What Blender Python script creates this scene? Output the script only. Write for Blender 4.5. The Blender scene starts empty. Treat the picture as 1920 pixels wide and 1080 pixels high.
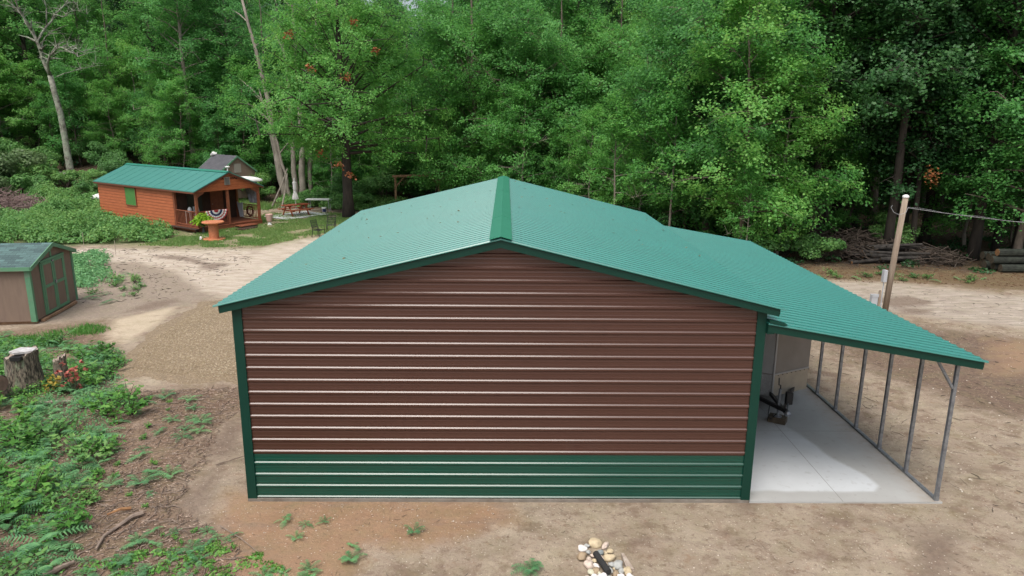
import bpy, math, random
import numpy as np
from mathutils import Vector, Matrix, noise as mn
PI = math.pi
random.seed(7)
rng = np.random.default_rng(11)

# ------------------------------------------------------------------ camera, world, sun, exposure
sc = bpy.context.scene
col = sc.collection
cam_d = bpy.data.cameras.new('camera')
cam = bpy.data.objects.new('camera', cam_d); col.objects.link(cam)
CX, CY, CZ, PIT, YAW, ROL, FPX = 4.6786, -11.8242, 6.9044, 0.2364, 0.0101, 0.0086, 1326.55
cp, sp_, cyw, syw = math.cos(PIT), math.sin(PIT), math.cos(YAW), math.sin(YAW)
fw = Vector((syw*cp, cyw*cp, -sp_)); rr = Vector((cyw, -syw, 0)); uu = rr.cross(fw)
r2 = math.cos(ROL)*rr + math.sin(ROL)*uu; u2 = -math.sin(ROL)*rr + math.cos(ROL)*uu
M = Matrix((r2, u2, -fw)).transposed().to_4x4(); M.translation = (CX, CY, CZ)
cam.matrix_world = M
cam_d.sensor_width = 36.0; cam_d.lens = FPX*36.0/1920.0
cam_d.clip_start = 0.1; cam_d.clip_end = 3000
sc.camera = cam
SUN_EL, SUN_AZ = math.radians(64), math.radians(200)     # direction towards the sun, azimuth clockwise from +y
w = bpy.data.worlds.new('World'); sc.world = w; w.use_nodes = True
nt = w.node_tree
bg = nt.nodes['Background']
sky = nt.nodes.new('ShaderNodeTexSky'); sky.sky_type = 'NISHITA'; sky.sun_disc = False
sky.sun_elevation = SUN_EL; sky.sun_rotation = SUN_AZ
sky.air_density = 1.0; sky.dust_density = 6.0; sky.ozone_density = 1.0
hs = nt.nodes.new('ShaderNodeHueSaturation'); hs.inputs['Saturation'].default_value = 0.6
nt.links.new(sky.outputs[0], hs.inputs['Color']); nt.links.new(hs.outputs[0], bg.inputs[0])
bg.inputs[1].default_value = 0.15
sd = bpy.data.lights.new('sun', 'SUN'); sd.energy = 1.0; sd.angle = math.radians(30); sd.color = (1.0, 0.96, 0.9)
sun = bpy.data.objects.new('sun', sd); col.objects.link(sun)
sdir = Vector((math.sin(SUN_AZ)*math.cos(SUN_EL), math.cos(SUN_AZ)*math.cos(SUN_EL), math.sin(SUN_EL)))
sun.rotation_euler = sdir.to_track_quat('Z', 'Y').to_euler()
sun.location = (0, 0, 60)
sc.view_settings.view_transform = 'Standard'; sc.view_settings.look = 'None'
sc.view_settings.exposure = 0.60; sc.view_settings.gamma = 1.0
sc.render.engine = 'CYCLES'
sc.cycles.max_bounces = 6; sc.cycles.diffuse_bounces = 3; sc.cycles.glossy_bounces = 3
sc.cycles.transmission_bounces = 4; sc.cycles.transparent_max_bounces = 6
sc.cycles.caustics_reflective = False; sc.cycles.caustics_refractive = False

# ------------------------------------------------------------------ materials
def mat(name, rgb, rough=0.8, rgb2=None, scale=4.0, bump=0.0, bscale=None, metal=0.0, spec=0.5,
        stretch=(1, 1, 1), coord='Object', detail=6, contrast=(0.35, 0.65), rgb3=None, scale3=1.0, c3=(0.55, 0.7)):
    m = bpy.data.materials.new(name); m.use_nodes = True
    t = m.node_tree; b = t.nodes['Principled BSDF']
    b.inputs['Roughness'].default_value = rough; b.inputs['Metallic'].default_value = metal
    b.inputs['Specular IOR Level'].default_value = spec
    b.inputs['Base Color'].default_value = (*rgb, 1)
    tc = t.nodes.new('ShaderNodeTexCoord'); mp = t.nodes.new('ShaderNodeMapping')
    mp.inputs['Scale'].default_value = stretch
    t.links.new(tc.outputs[coord], mp.inputs[0])
    last = None
    def noise_fac(sc_, lo, hi, det=detail):
        n = t.nodes.new('ShaderNodeTexNoise'); n.inputs['Scale'].default_value = sc_; n.inputs['Detail'].default_value = det
        n.inputs['Roughness'].default_value = 0.65
        t.links.new(mp.outputs[0], n.inputs['Vector'])
        r = t.nodes.new('ShaderNodeMapRange'); r.inputs[1].default_value = lo; r.inputs[2].default_value = hi
        t.links.new(n.outputs[0], r.inputs[0]); return r.outputs[0], n
    if rgb2:
        f, n = noise_fac(scale, *contrast)
        mx = t.nodes.new('ShaderNodeMixRGB'); mx.inputs[1].default_value = (*rgb, 1); mx.inputs[2].default_value = (*rgb2, 1)
        t.links.new(f, mx.inputs[0]); last = mx
        if rgb3:
            f3, n3 = noise_fac(scale3, *c3)
            m3 = t.nodes.new('ShaderNodeMixRGB'); t.links.new(last.outputs[0], m3.inputs[1]); m3.inputs[2].default_value = (*rgb3, 1)
            t.links.new(f3, m3.inputs[0]); last = m3
        t.links.new(last.outputs[0], b.inputs['Base Color'])
    if bump:
        n = t.nodes.new('ShaderNodeTexNoise'); n.inputs['Scale'].default_value = bscale or scale*3; n.inputs['Detail'].default_value = 6
        t.links.new(mp.outputs[0], n.inputs['Vector'])
        bp = t.nodes.new('ShaderNodeBump'); bp.inputs['Strength'].default_value = bump; bp.inputs['Distance'].default_value = 0.03
        t.links.new(n.outputs[0], bp.inputs['Height']); t.links.new(bp.outputs[0], b.inputs['Normal'])
    return m

def leafmat(name, a, b_, c, transl=0.35, rough=0.5):
    """a dark, b main, c yellowish; varied by leaf, by clump and by plant"""
    m = bpy.data.materials.new(name); m.use_nodes = True
    t = m.node_tree; out = t.nodes['Material Output']; p = t.nodes['Principled BSDF']
    g = t.nodes.new('ShaderNodeNewGeometry'); oi = t.nodes.new('ShaderNodeObjectInfo')
    tc = t.nodes.new('ShaderNodeTexCoord')
    n = t.nodes.new('ShaderNodeTexNoise'); n.inputs['Scale'].default_value = 0.35; n.inputs['Detail'].default_value = 3
    t.links.new(tc.outputs['Object'], n.inputs['Vector'])
    def mth(op, x, y):
        q = t.nodes.new('ShaderNodeMath'); q.operation = op
        for i, v in enumerate((x, y)):
            if isinstance(v, (int, float)): q.inputs[i].default_value = v
            else: t.links.new(v, q.inputs[i])
        return q.outputs[0]
    k = mth('MULTIPLY', g.outputs['Random Per Island'], 0.40)
    k = mth('ADD', k, mth('MULTIPLY', oi.outputs['Random'], 0.40))
    k = mth('ADD', k, mth('MULTIPLY', n.outputs[0], 0.6))
    k = mth('SUBTRACT', k, 0.20)
    cr = t.nodes.new('ShaderNodeValToRGB'); t.links.new(k, cr.inputs[0])
    e = cr.color_ramp.elements; e[0].position = 0.12; e[0].color = (*a, 1); e[1].position = 0.92; e[1].color = (*c, 1)
    x = cr.color_ramp.elements.new(0.5); x.color = (*b_, 1)
    t.links.new(cr.outputs[0], p.inputs['Base Color']); p.inputs['Roughness'].default_value = rough
    p.inputs['Specular IOR Level'].default_value = 0.35
    tr = t.nodes.new('ShaderNodeBsdfTranslucent')
    hsn = t.nodes.new('ShaderNodeHueSaturation'); hsn.inputs['Value'].default_value = 1.5; hsn.inputs['Hue'].default_value = 0.485
    t.links.new(cr.outputs[0], hsn.inputs['Color']); t.links.new(hsn.outputs[0], tr.inputs[0])
    mx = t.nodes.new('ShaderNodeMixShader'); mx.inputs[0].default_value = transl
    t.links.new(p.outputs[0], mx.inputs[1]); t.links.new(tr.outputs[0], mx.inputs[2]); t.links.new(mx.outputs[0], out.inputs[0])
    return m

MT = {}
def coat(m, wgt=0.0, rough=.2, ior=1.6, sheen=0.0, srough=.3):
    p = m.node_tree.nodes['Principled BSDF']; p.inputs['Coat Weight'].default_value = wgt; p.inputs['Coat Roughness'].default_value = rough; p.inputs['Coat IOR'].default_value = ior
    p.inputs['Sheen Weight'].default_value = sheen; p.inputs['Sheen Roughness'].default_value = srough; return m
MT['roof'] = mat('green_roof_paint', (0.002, 0.15, 0.118), 0.42, (0.003, 0.16, 0.128), 0.6, spec=0.6)
MT['roof_cabin'] = mat('cabin_roof_paint', (0.02, 0.175, 0.145), 0.5, (0.024, 0.19, 0.158), 0.8, spec=0.6)
MT['trim'] = mat('green_trim_paint', (0.0, 0.032, 0.021), 0.5, (0.001, 0.036, 0.024), 1.5, spec=.35)
MT['wain'] = mat('green_wainscot_paint', (0.0, 0.052, 0.034), 0.4, (0.0, 0.056, 0.037), .5, spec=0.4)
MT['brown'] = mat('brown_wall_paint', (0.060, 0.0225, 0.0155), 0.4, (0.064, 0.0245, 0.017), .5, spec=0.4)
coat(MT['brown'], .62, .13, 1.5); coat(MT['wain'], .62, .13, 1.5); coat(MT['roof'], 1, .33, 1.65, .04, .22); coat(MT['roof_cabin'], 1, .4, 1.5, .1, .3)
MT['galv'] = mat('galvanised_steel', (0.30, 0.32, 0.34), 0.42, (0.17, 0.18, 0.2), 9, metal=0.6)
MT['conc'] = mat('concrete', (0.40, 0.41, 0.40), 0.7, (0.33, 0.335, 0.33), 1.3, 0.1, 40, rgb3=(0.29, 0.27, 0.235), scale3=0.5, c3=(0.5, 0.75))
MT['screw'] = mat('screw', (0.02, 0.10, 0.08), 0.5)
MT['alu'] = mat('trailer_skin', (0.42, 0.42, 0.42), 0.45, (0.36, 0.36, 0.36), 2, metal=0.35)
MT['alu_shaded'] = mat('trailer_skin_shaded', (0.25, 0.235, 0.22), 0.4, (0.22, 0.205, 0.19), 2, metal=0.3)  # same skin darker: light difference between the nose faces painted in
MT['black'] = mat('black_paint', (0.012, 0.012, 0.013), 0.45)
MT['rubber'] = mat('rubber', (0.02, 0.02, 0.02), 0.9)
MT['oldwood'] = mat('weathered_block', (0.09, 0.07, 0.045), 0.9, (0.05, 0.04, 0.028), 8, 0.3)
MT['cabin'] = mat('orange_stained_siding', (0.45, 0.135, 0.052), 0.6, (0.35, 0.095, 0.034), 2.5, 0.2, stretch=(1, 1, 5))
def lap_shade(m, period, frac=.12, dark=.35, axis='Z'):  # multiplies base colour down in bands, painting the shade along board laps
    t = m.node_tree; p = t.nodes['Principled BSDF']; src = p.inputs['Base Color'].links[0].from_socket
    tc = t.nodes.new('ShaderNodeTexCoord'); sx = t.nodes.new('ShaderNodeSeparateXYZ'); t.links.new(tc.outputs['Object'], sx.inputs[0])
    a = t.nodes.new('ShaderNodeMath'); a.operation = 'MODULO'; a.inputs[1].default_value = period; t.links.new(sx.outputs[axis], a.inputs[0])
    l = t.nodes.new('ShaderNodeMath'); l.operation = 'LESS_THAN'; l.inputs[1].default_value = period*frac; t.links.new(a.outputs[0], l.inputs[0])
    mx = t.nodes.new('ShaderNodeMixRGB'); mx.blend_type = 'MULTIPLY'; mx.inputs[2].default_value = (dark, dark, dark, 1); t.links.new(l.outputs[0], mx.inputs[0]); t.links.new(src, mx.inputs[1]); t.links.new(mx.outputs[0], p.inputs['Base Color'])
lap_shade(MT['cabin'], .19, .12, .6)
MT['cabin_trim'] = mat('red_brown_stain', (0.25, 0.08, 0.038), 0.6, (0.18, 0.055, 0.027), 5, 0.1)
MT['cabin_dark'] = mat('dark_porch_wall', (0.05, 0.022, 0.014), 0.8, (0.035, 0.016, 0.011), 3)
MT['screen'] = mat('dark_window_screen', (0.012, 0.014, 0.015), 0.35)
MT['shutter'] = mat('green_shutter_paint', (0.07, 0.22, 0.05), 0.6, (0.055, 0.18, 0.04), 4)
MT['white'] = mat('white_plastic', (0.75, 0.75, 0.74), 0.5, (0.62, 0.62, 0.61), 3)
MT['cloth_w'] = mat('white_fabric', (0.72, 0.71, 0.69), 0.9, (0.6, 0.59, 0.58), 5)
MT['vent'] = mat('taupe_vent', (0.25, 0.235, 0.20), 0.7)
MT['picnic'] = mat('orange_stained_boards', (0.33, 0.085, 0.035), 0.6, (0.25, 0.06, 0.025), 6, stretch=(1, 6, 1))
MT['spool'] = mat('terracotta_stained_spool', (0.50, 0.19, 0.09), 0.7, (0.4, 0.14, 0.06), 8)
MT['shed'] = mat('taupe_panel_siding', (0.195, 0.14, 0.105), 0.8, (0.165, 0.118, 0.09), 3, 0.05, stretch=(3, 3, .5))
MT['shedtrim'] = mat('shed_green_trim', (0.10, 0.25, 0.14), 0.7, (0.085, 0.21, 0.12), 4, rgb3=(0.17, 0.25, 0.17), scale3=2)
MT['shingle_dark'] = mat('dark_shingle', (0.085, 0.085, 0.095), 0.9, (0.055, 0.055, 0.065), 2.5, 0.2)
MT['bark'] = mat('grey_brown_bark', (0.16, 0.13, 0.105), 0.95, (0.07, 0.055, 0.042), 5, 0.6, 9, stretch=(1, 1, .3))
MT['bark_dark'] = mat('dark_bark', (0.05, 0.04, 0.032), 0.95, (0.025, 0.02, 0.016), 5, 0.5, 9, stretch=(1, 1, .3))
MT['bark_light'] = mat('pale_smooth_bark', (0.29, 0.26, 0.22), 0.9, (0.15, 0.13, 0.105), 4, 0.4, 9, stretch=(1, 1, .4))
MT['bark_lichen'] = mat('lichen_bark', (0.25, 0.25, 0.205), 0.95, (0.09, 0.08, 0.065), 3.5, 0.4, 9, contrast=(0.45, 0.6), rgb3=(0.25, 0.31, 0.22), scale3=1.5, c3=(0.45, 0.7))
MT['stump_bark'] = mat('rough_stump_bark', (0.19, 0.16, 0.12), 0.95, (0.035, 0.03, 0.022), 22, 1.0, 24, stretch=(1, 1, .35), contrast=(0.42, 0.58), rgb3=(0.20, 0.23, 0.15), scale3=7, c3=(0.55, 0.66))
MT['cutwood'] = mat('weathered_cut_wood', (0.42, 0.37, 0.31), 0.9, (0.25, 0.19, 0.15), 10, 0.3)
MT['cutred'] = mat('reddish_cut_wood', (0.24, 0.15, 0.12), 0.9, (0.14, 0.09, 0.07), 6, 0.3)
MT['pole'] = mat('pole_wood', (0.34, 0.275, 0.21), 0.9, (0.20, 0.15, 0.11), 7, 0.3, stretch=(1, 1, .12))
MT['timber'] = mat('raw_timber', (0.36, 0.22, 0.13), 0.85, (0.2, 0.11, 0.06), 5)
MT['greybox'] = mat('grey_enclosure', (0.42, 0.44, 0.46), 0.5)
MT['wire'] = mat('silver_cable', (0.30, 0.31, 0.32), 0.5)
MT['stick'] = mat('dead_stick', (0.27, 0.21, 0.165), 0.9, (0.13, 0.10, 0.08), 6)
MT['twig'] = mat('dark_twig', (0.04, 0.03, 0.024), 0.95, (0.085, 0.065, 0.05), 1.5)
MT['pad_mat'] = mat('pale_patio_pavers', (0.58, 0.60, 0.62), 0.85, (0.42, 0.44, 0.46), 6, contrast=(.45, .55))
MT['tarp'] = mat('grey_tarp', (0.30, 0.32, 0.36), 0.5, (0.16, 0.17, 0.19), 4)
MT['clay'] = mat('pink_clay', (0.50, 0.33, 0.28), 0.8)
MT['red'] = mat('bunting_red', (0.42, 0.04, 0.05), 0.9)
MT['blue'] = mat('bunting_blue', (0.02, 0.03, 0.09), 0.9)
MT['orangewood'] = mat('fresh_cut_log', (0.32, 0.17, 0.07), 0.9, (0.2, 0.1, 0.05), 5)

L_FOR = leafmat('maple_leaves', (0.0437, 0.1471, 0.0455), (0.0874, 0.2854, 0.0692), (0.182, 0.4156, 0.0963), .45)
L_EDGE = leafmat('bright_maple_leaves', (0.0475, 0.1725, 0.0413), (0.1038, 0.3172, 0.0638), (0.2196, 0.4276, 0.1016), .45)
L_DARK = leafmat('dark_leaves', (0.0172, 0.0633, 0.023), (0.0345, 0.115, 0.0345), (0.0633, 0.1725, 0.046))
L_SHRUB = leafmat('shrub_leaves', (0.0495, 0.132, 0.0385), (0.108, 0.264, 0.072), (0.228, 0.384, 0.108))
L_GREY = leafmat('grey_green_leaves', (0.055, 0.099, 0.0385), (0.13, 0.2145, 0.0845), (0.26, 0.325, 0.143))
L_FERN = leafmat('fern_leaves', (0.066, 0.18, 0.084), (0.1375, 0.325, 0.1375), (0.24, 0.444, 0.18))
L_WEED = leafmat('weed_leaves', (0.0495, 0.165, 0.0303), (0.1035, 0.2875, 0.0569), (0.198, 0.363, 0.0726))
L_GRASS = leafmat('grass_blades', (0.08, 0.18, 0.045), (0.15, 0.28, 0.075), (0.30, 0.32, 0.14))
L_RED = leafmat('autumn_leaves', (0.22, 0.07, 0.03), (0.34, 0.13, 0.05), (0.45, 0.26, 0.09), .2)
L_PINK = leafmat('red_seedling_leaves', (0.28, 0.06, 0.05), (0.42, 0.12, 0.09), (0.5, 0.26, 0.17), .2)
L_YEL = leafmat('yellow_leaves', (0.3, 0.2, 0.03), (0.4, 0.3, 0.05), (0.3, 0.3, 0.06))
L_LIME = leafmat('lime_fern_leaves', (0.16, 0.32, 0.02), (0.28, 0.48, 0.04), (0.42, 0.6, 0.08))

# ------------------------------------------------------------------ builders
def tag(o, label=None, cat=None, group=None, kind=None):
    if label: o['label'] = label
    if cat: o['category'] = cat
    if group: o['group'] = group
    if kind: o['kind'] = kind
    return o
def thing(name, label, cat, loc=(0, 0, 0), rz=0, group=None):
    o = bpy.data.objects.new(name, None); col.objects.link(o); o.empty_display_size = 0.2
    o.location = loc; o.rotation_euler = (0, 0, rz)
    return tag(o, label, cat, group)
def link_mesh(name, me, m, parent=None):
    if m is not None: me.materials.append(m)
    o = bpy.data.objects.new(name, me); col.objects.link(o)
    if parent: o.parent = parent
    return o
def copy_thing(src, loc, rz=0, s=1.0, label=None, group=None, rot=None, sz=None):
    r = src.copy(); col.objects.link(r); r.location = loc; r.rotation_euler = rot or (0, 0, rz); r.scale = (s, s, sz or s)
    if label: r['label'] = label
    if group: r['group'] = group
    for ch in src.children:
        c = ch.copy(); col.objects.link(c); c.parent = r
        for g in ch.children:
            d = g.copy(); col.objects.link(d); d.parent = c
    return r
def np_mesh(name, V, F):
    """V (n,3), F (m,k) constant k"""
    V = np.asarray(V, np.float32); F = np.asarray(F, np.int32); k = F.shape[1]
    me = bpy.data.meshes.new(name)
    me.vertices.add(len(V)); me.vertices.foreach_set('co', V.ravel())
    me.loops.add(F.size); me.loops.foreach_set('vertex_index', F.ravel())
    me.polygons.add(len(F)); me.polygons.foreach_set('loop_start', np.arange(0, F.size, k, dtype=np.int32))
    me.polygons.foreach_set('loop_total', np.full(len(F), k, np.int32))
    me.update(calc_edges=True); return me
class MB:
    def __init__(s): s.v = []; s.f = []; s.sm = False
    def box(s, x0, x1, y0, y1, z0, z1):
        n = len(s.v); s.v += [(x0, y0, z0), (x1, y0, z0), (x1, y1, z0), (x0, y1, z0), (x0, y0, z1), (x1, y0, z1), (x1, y1, z1), (x0, y1, z1)]
        s.f += [tuple(n+i for i in q) for q in ((0, 3, 2, 1), (4, 5, 6, 7), (0, 1, 5, 4), (1, 2, 6, 5), (2, 3, 7, 6), (3, 0, 4, 7))]; return s
    def bar(s, a, b, wd, ht, up=(0, 0, 1)):
        a = Vector(a); b = Vector(b); d = (b-a).normalized(); u = Vector(up)
        if abs(d.dot(u)) > .98: u = Vector((0, 1, 0))
        r = d.cross(u).normalized(); u = r.cross(d).normalized(); n = len(s.v)
        for p in (a, b):
            for i, j in ((-1, -1), (1, -1), (1, 1), (-1, 1)): s.v.append(tuple(p+r*(i*wd/2)+u*(j*ht/2)))
        s.f += [tuple(n+i for i in q) for q in ((0, 1, 2, 3), (7, 6, 5, 4), (0, 4, 5, 1), (1, 5, 6, 2), (2, 6, 7, 3), (3, 7, 4, 0))]; return s
    def tube(s, pts, rad, n=8, cap=True, rag=0.0):
        pts = [Vector(p) for p in pts]; base = len(s.v)
        if not isinstance(rad, (list, tuple)): rad = [rad]*len(pts)
        ref = None
        for i, p in enumerate(pts):
            d = (pts[min(i+1, len(pts)-1)]-pts[max(i-1, 0)]).normalized()
            if ref is None:
                ref = Vector((1, 0, 0)) if abs(d.x) < .8 else Vector((0, 1, 0))
            a = (ref-d*ref.dot(d)).normalized(); ref = a; b = d.cross(a)
            for k in range(n):
                t = 2*PI*k/n; q = rad[i]*(1+(random.uniform(-rag, rag) if rag else 0))
                s.v.append(tuple(p+a*(math.cos(t)*q)+b*(math.sin(t)*q)))
        for i in range(len(pts)-1):
            for k in range(n):
                a0 = base+i*n+k; a1 = base+i*n+(k+1) % n
                s.f.append((a0, a1, a1+n, a0+n))
        if cap:
            s.f.append(tuple(base+k for k in range(n-1, -1, -1))); s.f.append(tuple(base+(len(pts)-1)*n+k for k in range(n)))
        return s
    def poly(s, pts): n = len(s.v); s.v += [tuple(p) for p in pts]; s.f.append(tuple(range(n, n+len(pts)))); return s
    def prism(s, pts, d):
        """planar polygon pts extruded by vector d"""
        n = len(s.v); k = len(pts); d = Vector(d)
        s.v += [tuple(p) for p in pts]+[tuple(Vector(p)+d) for p in pts]
        s.f.append(tuple(range(n+k-1, n-1, -1))); s.f.append(tuple(range(n+k, n+2*k)))
        for i in range(k): j = (i+1) % k; s.f.append((n+i, n+j, n+k+j, n+k+i))
        return s
    def lathe(s, prof, c=(0, 0, 0), n=20):
        b = len(s.v)
        for r, z in prof:
            for k in range(n): t = 2*PI*k/n; s.v.append((c[0]+r*math.cos(t), c[1]+r*math.sin(t), c[2]+z))
        for i in range(len(prof)-1):
            for k in range(n): a0 = b+i*n+k; a1 = b+i*n+(k+1) % n; s.f.append((a0, a1, a1+n, a0+n))
        s.f.append(tuple(b+k for k in range(n-1, -1, -1))); s.f.append(tuple(b+(len(prof)-1)*n+k for k in range(n))); return s
    def build(s, name, m, parent=None, smooth=False):
        me = bpy.data.meshes.new(name); me.from_pydata(s.v, [], s.f)
        import bmesh
        bm = bmesh.new(); bm.from_mesh(me); bmesh.ops.recalc_face_normals(bm, faces=bm.faces); bm.to_mesh(me); bm.free()
        if smooth:
            for p in me.polygons: p.use_smooth = True
        me.update(); return link_mesh(name, me, m, parent)

def leaf_arrays(P, size, N=None, spread=0.55, asp=0.8):
    """one small pointed quad per point; N preferred normals"""
    n = len(P)
    if N is None: N = np.tile([0, 0, 1.0], (n, 1))
    N = N+rng.normal(0, spread, (n, 3)); N /= np.linalg.norm(N, axis=1)[:, None]
    T = rng.normal(0, 1, (n, 3)); T -= (T*N).sum(1)[:, None]*N; T /= np.linalg.norm(T, axis=1)[:, None]
    B = np.cross(N, T); s = (size*rng.uniform(.65, 1.25, n))[:, None]
    V = np.stack([P-T*s*.5, P+B*s*.5*asp-N*s*.08, P+T*s*.6, P-B*s*.5*asp-N*s*.08], 1).reshape(-1, 3)
    F = np.arange(4*n).reshape(-1, 4)
    return V, F
def leaf_obj(name, P, size, m, parent=None, N=None, spread=0.55, asp=0.8):
    V, F = leaf_arrays(np.asarray(P, float), size, N, spread, asp)
    return link_mesh(name, np_mesh(name, V, F), m, parent)

def ground_h(x, y):
    """terrain height: flat yard, rising gently behind and left of the cabin"""
    t = max(0.0, y-41.0)*max(0.0, min(1.0, (-x-14)/14))
    return 0.19*t/(1+0.012*t) if t > 0 else 0.0

# ------------------------------------------------------------------ ground with its soil zones
Z = dict(
 pale=[(-8.1, 9.4), (-8.8, 11.8), (-7.5, 13.6), (-7.1, 11.5), (-7.2, 9.1), (-7.8, 9.0)],
 sand=[(-5.9, 6.4), (-4.7, 5.4), (-4.5, 4.9), (-5.0, 5.0)],
 drive=[(-19, 22.0), (-17.6, 25.2), (-12.7, 25.0), (-8.5, 25.4), (-7.2, 28.6), (-5.9, 29.5), (-2, 28), (2, 22), (6, 19), (6, 13.5), (-0.5, 13.5), (-5.7, 14.6), (-7.5, 16.0), (-10.2, 19.5), (-12.9, 21.6)],
 grass=[(-15.6, 25.8), (-16.5, 29.8), (-13.7, 39.5), (-8.1, 39.0), (-3.5, 36.5), (-5.4, 31.1), (-8.4, 25.4), (-10.9, 25.0)],
 under=[(-14, 10.2), (-11.8, 10.4), (-9.1, 11.8), (-6.2, 7.0), (-3.8, 3.7), (-2.3, 2.1), (-0.4, -2.2), (-0.4, -6), (-14, -6)],
 litter=[(-5.1, 5.2), (-0.5, 6.0), (-1.4, 4.6), (-1.9, 3.2), (-1.7, 1.4), (-1.5, -0.2), (0.2, -1.4), (0.8, -2.4), (0.8, -5), (-5, -5), (-3.8, 3.1)],
 orange=[(-0.5, 0.3), (2.5, 0.1), (4.8, 0), (4.8, -0.7), (3.6, -1.4), (2.4, -1.5), (2.2, -2.6), (0.2, -2.6), (-0.3, -0.9)],
 rlitter=[(16.3, 12.3), (18.6, 11.9), (21.1, 10.4), (26, 9), (24, 2), (17.0, 3.7), (16.3, 4.3), (15.5, 6.1), (14.9, 7.8), (14.5, 11)],
 rroad=[(14, 20), (17.8, 18.7), (22.1, 18.0), (25.2, 16.1), (60, 12), (60, 6), (22.7, 11.4), (20.6, 12.2), (18.4, 14.0), (13.8, 15.2)],
 rorange=[(20.4, 9.9), (24, 9.9), (22.7, 6.4), (18.4, 6.9)],
 grey_soil=[(-17, 24.5), (-13.7, 22.2), (-11.5, 20.5), (-9.2, 18.5), (-6.5, 15.0), (-7.5, 13.6), (-9.5, 11.5), (-13, 11), (-17, 17)],
 dark_patch=[(0, 0)],
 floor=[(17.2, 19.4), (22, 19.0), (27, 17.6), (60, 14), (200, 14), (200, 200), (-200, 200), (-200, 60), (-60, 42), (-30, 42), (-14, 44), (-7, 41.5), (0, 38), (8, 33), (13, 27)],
 edge=[(14.5, 19.8), (22, 18.4), (25.5, 17.0), (60, 13), (60, 20), (27, 20.6), (22, 21.2), (15, 23)],
 lgreen=[(-60, 25), (-19, 25.8), (-16, 26.5), (-13.5, 27.2), (-14.5, 31), (-23, 37), (-24, 42), (-60, 60)],
)
def sdist(P, poly):
    """signed distance, positive inside"""
    Q = np.array(poly, float); d = np.full(len(P), 1e9); ins = np.zeros(len(P), bool)
    for i in range(len(Q)):
        a = Q[i]; b = Q[(i+1) % len(Q)]; e = b-a; w_ = P-a
        t = np.clip((w_@e)/(e@e), 0, 1); d = np.minimum(d, np.linalg.norm(w_-t[:, None]*e, axis=1))
        c = ((a[1] <= P[:, 1]) & (b[1] > P[:, 1])) | ((b[1] <= P[:, 1]) & (a[1] > P[:, 1]))
        xx = a[0]+(P[:, 1]-a[1])/(b[1]-a[1]+1e-12)*e[0]
        ins ^= c & (P[:, 0] < xx)
    return np.where(ins, d, -d)
DARK_PATCHES = [[(-13.1, 23.5), (-11.3, 23.1), (-9.0, 21.0), (-8.9, 20.4), (-11.0, 22.2), (-12.4, 22.7)] , [(-8.9, 12.9), (-8.7, 14.1), (-8.0, 14.7), (-7.8, 14.2), (-8.2, 13.2)] , [(-9.5, 20.4), (-9.3, 21.5), (-8.6, 21.4), (-8.7, 19.9)] , [(19.3, 15.2), (21.0, 15.9), (21.5, 15.0), (20.9, 14.4), (19.6, 14.1)] , [(19.7, 14.0), (20.7, 13.7), (20.1, 13.1), (19.4, 13.3)] , [(9.0, -0.0), (9.3, -0.0), (9.1, -0.3), (9.0, -0.3)] , [(-1.3, 1.6), (-1.0, 1.9), (-1.3, 3.2), (-1.7, 3.5), (-1.7, 2.4)] , [(11.7, -1.2), (12.5, -1.0), (11.7, -2.1), (11.3, -2.1)] , [(-1.2, -0.1), (-1.2, 0.7), (-1.1, 1.2), (-0.8, 0.1), (-0.7, -1.1)] , ]
def axis(a, b, st, lo, hi):
    l = [a]; s = st
    while l[0] > lo: s *= 1.25; l.insert(0, l[0]-s)
    r = list(np.arange(a+st, b, st)); s = st; r.append(b)
    while r[-1] < hi: s *= 1.25; r.append(r[-1]+s)
    return np.array(l+r)
gx = axis(-18, 26, .15, -700, 700); gy = axis(-3.4, 30, .15, -60, 900)
GX, GY = np.meshgrid(gx, gy); P2 = np.stack([GX.ravel(), GY.ravel()], 1)
GZ = np.array([ground_h(x, y) for x, y in P2])
near = (np.abs(P2[:, 0]-4) < 30) & (P2[:, 1] < 45)
bumps = np.array([mn.noise(Vector((x*.5, y*.5, 3)))*.035+mn.noise(Vector((x*1.9, y*1.9, 9)))*.012 if n_ else 0 for (x, y), n_ in zip(P2, near)])
slab_d = np.maximum(np.maximum(-1-P2[:, 0], P2[:, 0]-13.6), np.maximum(-.6-P2[:, 1], P2[:, 1]-13.2))
GZ = GZ+np.where(slab_d < .6, bumps*np.clip(slab_d/.6, 0.0, 1)-.012, bumps)
nx_, ny_ = len(gx), len(gy)
idx = np.arange(nx_*ny_).reshape(ny_, nx_)
F = np.stack([idx[:-1, :-1], idx[:-1, 1:], idx[1:, 1:], idx[1:, :-1]], -1).reshape(-1, 4)
gme = np_mesh('ground', np.column_stack([P2, GZ]), F)
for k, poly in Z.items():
    soft = {'under': .8, 'litter': .7, 'orange': .4, 'grass': 1.0, 'drive': .6, 'lgreen': 1.0, 'floor': 1.6, 'rlitter': .9, 'rroad': .7, 'rorange': .8, 'grey_soil': .9, 'edge': 1.0, 'pale': .35, 'sand': .3}.get(k, .5)
    v = np.clip(sdist(P2, poly)/(2*soft)+.5, 0, 1) if k != 'dark_patch' else np.clip(np.max([sdist(P2, q)/.5+.6 for q in DARK_PATCHES], 0), 0, 1)
    a = gme.attributes.new(k, 'FLOAT', 'POINT'); a.data.foreach_set('value', v.astype(np.float32))
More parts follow.
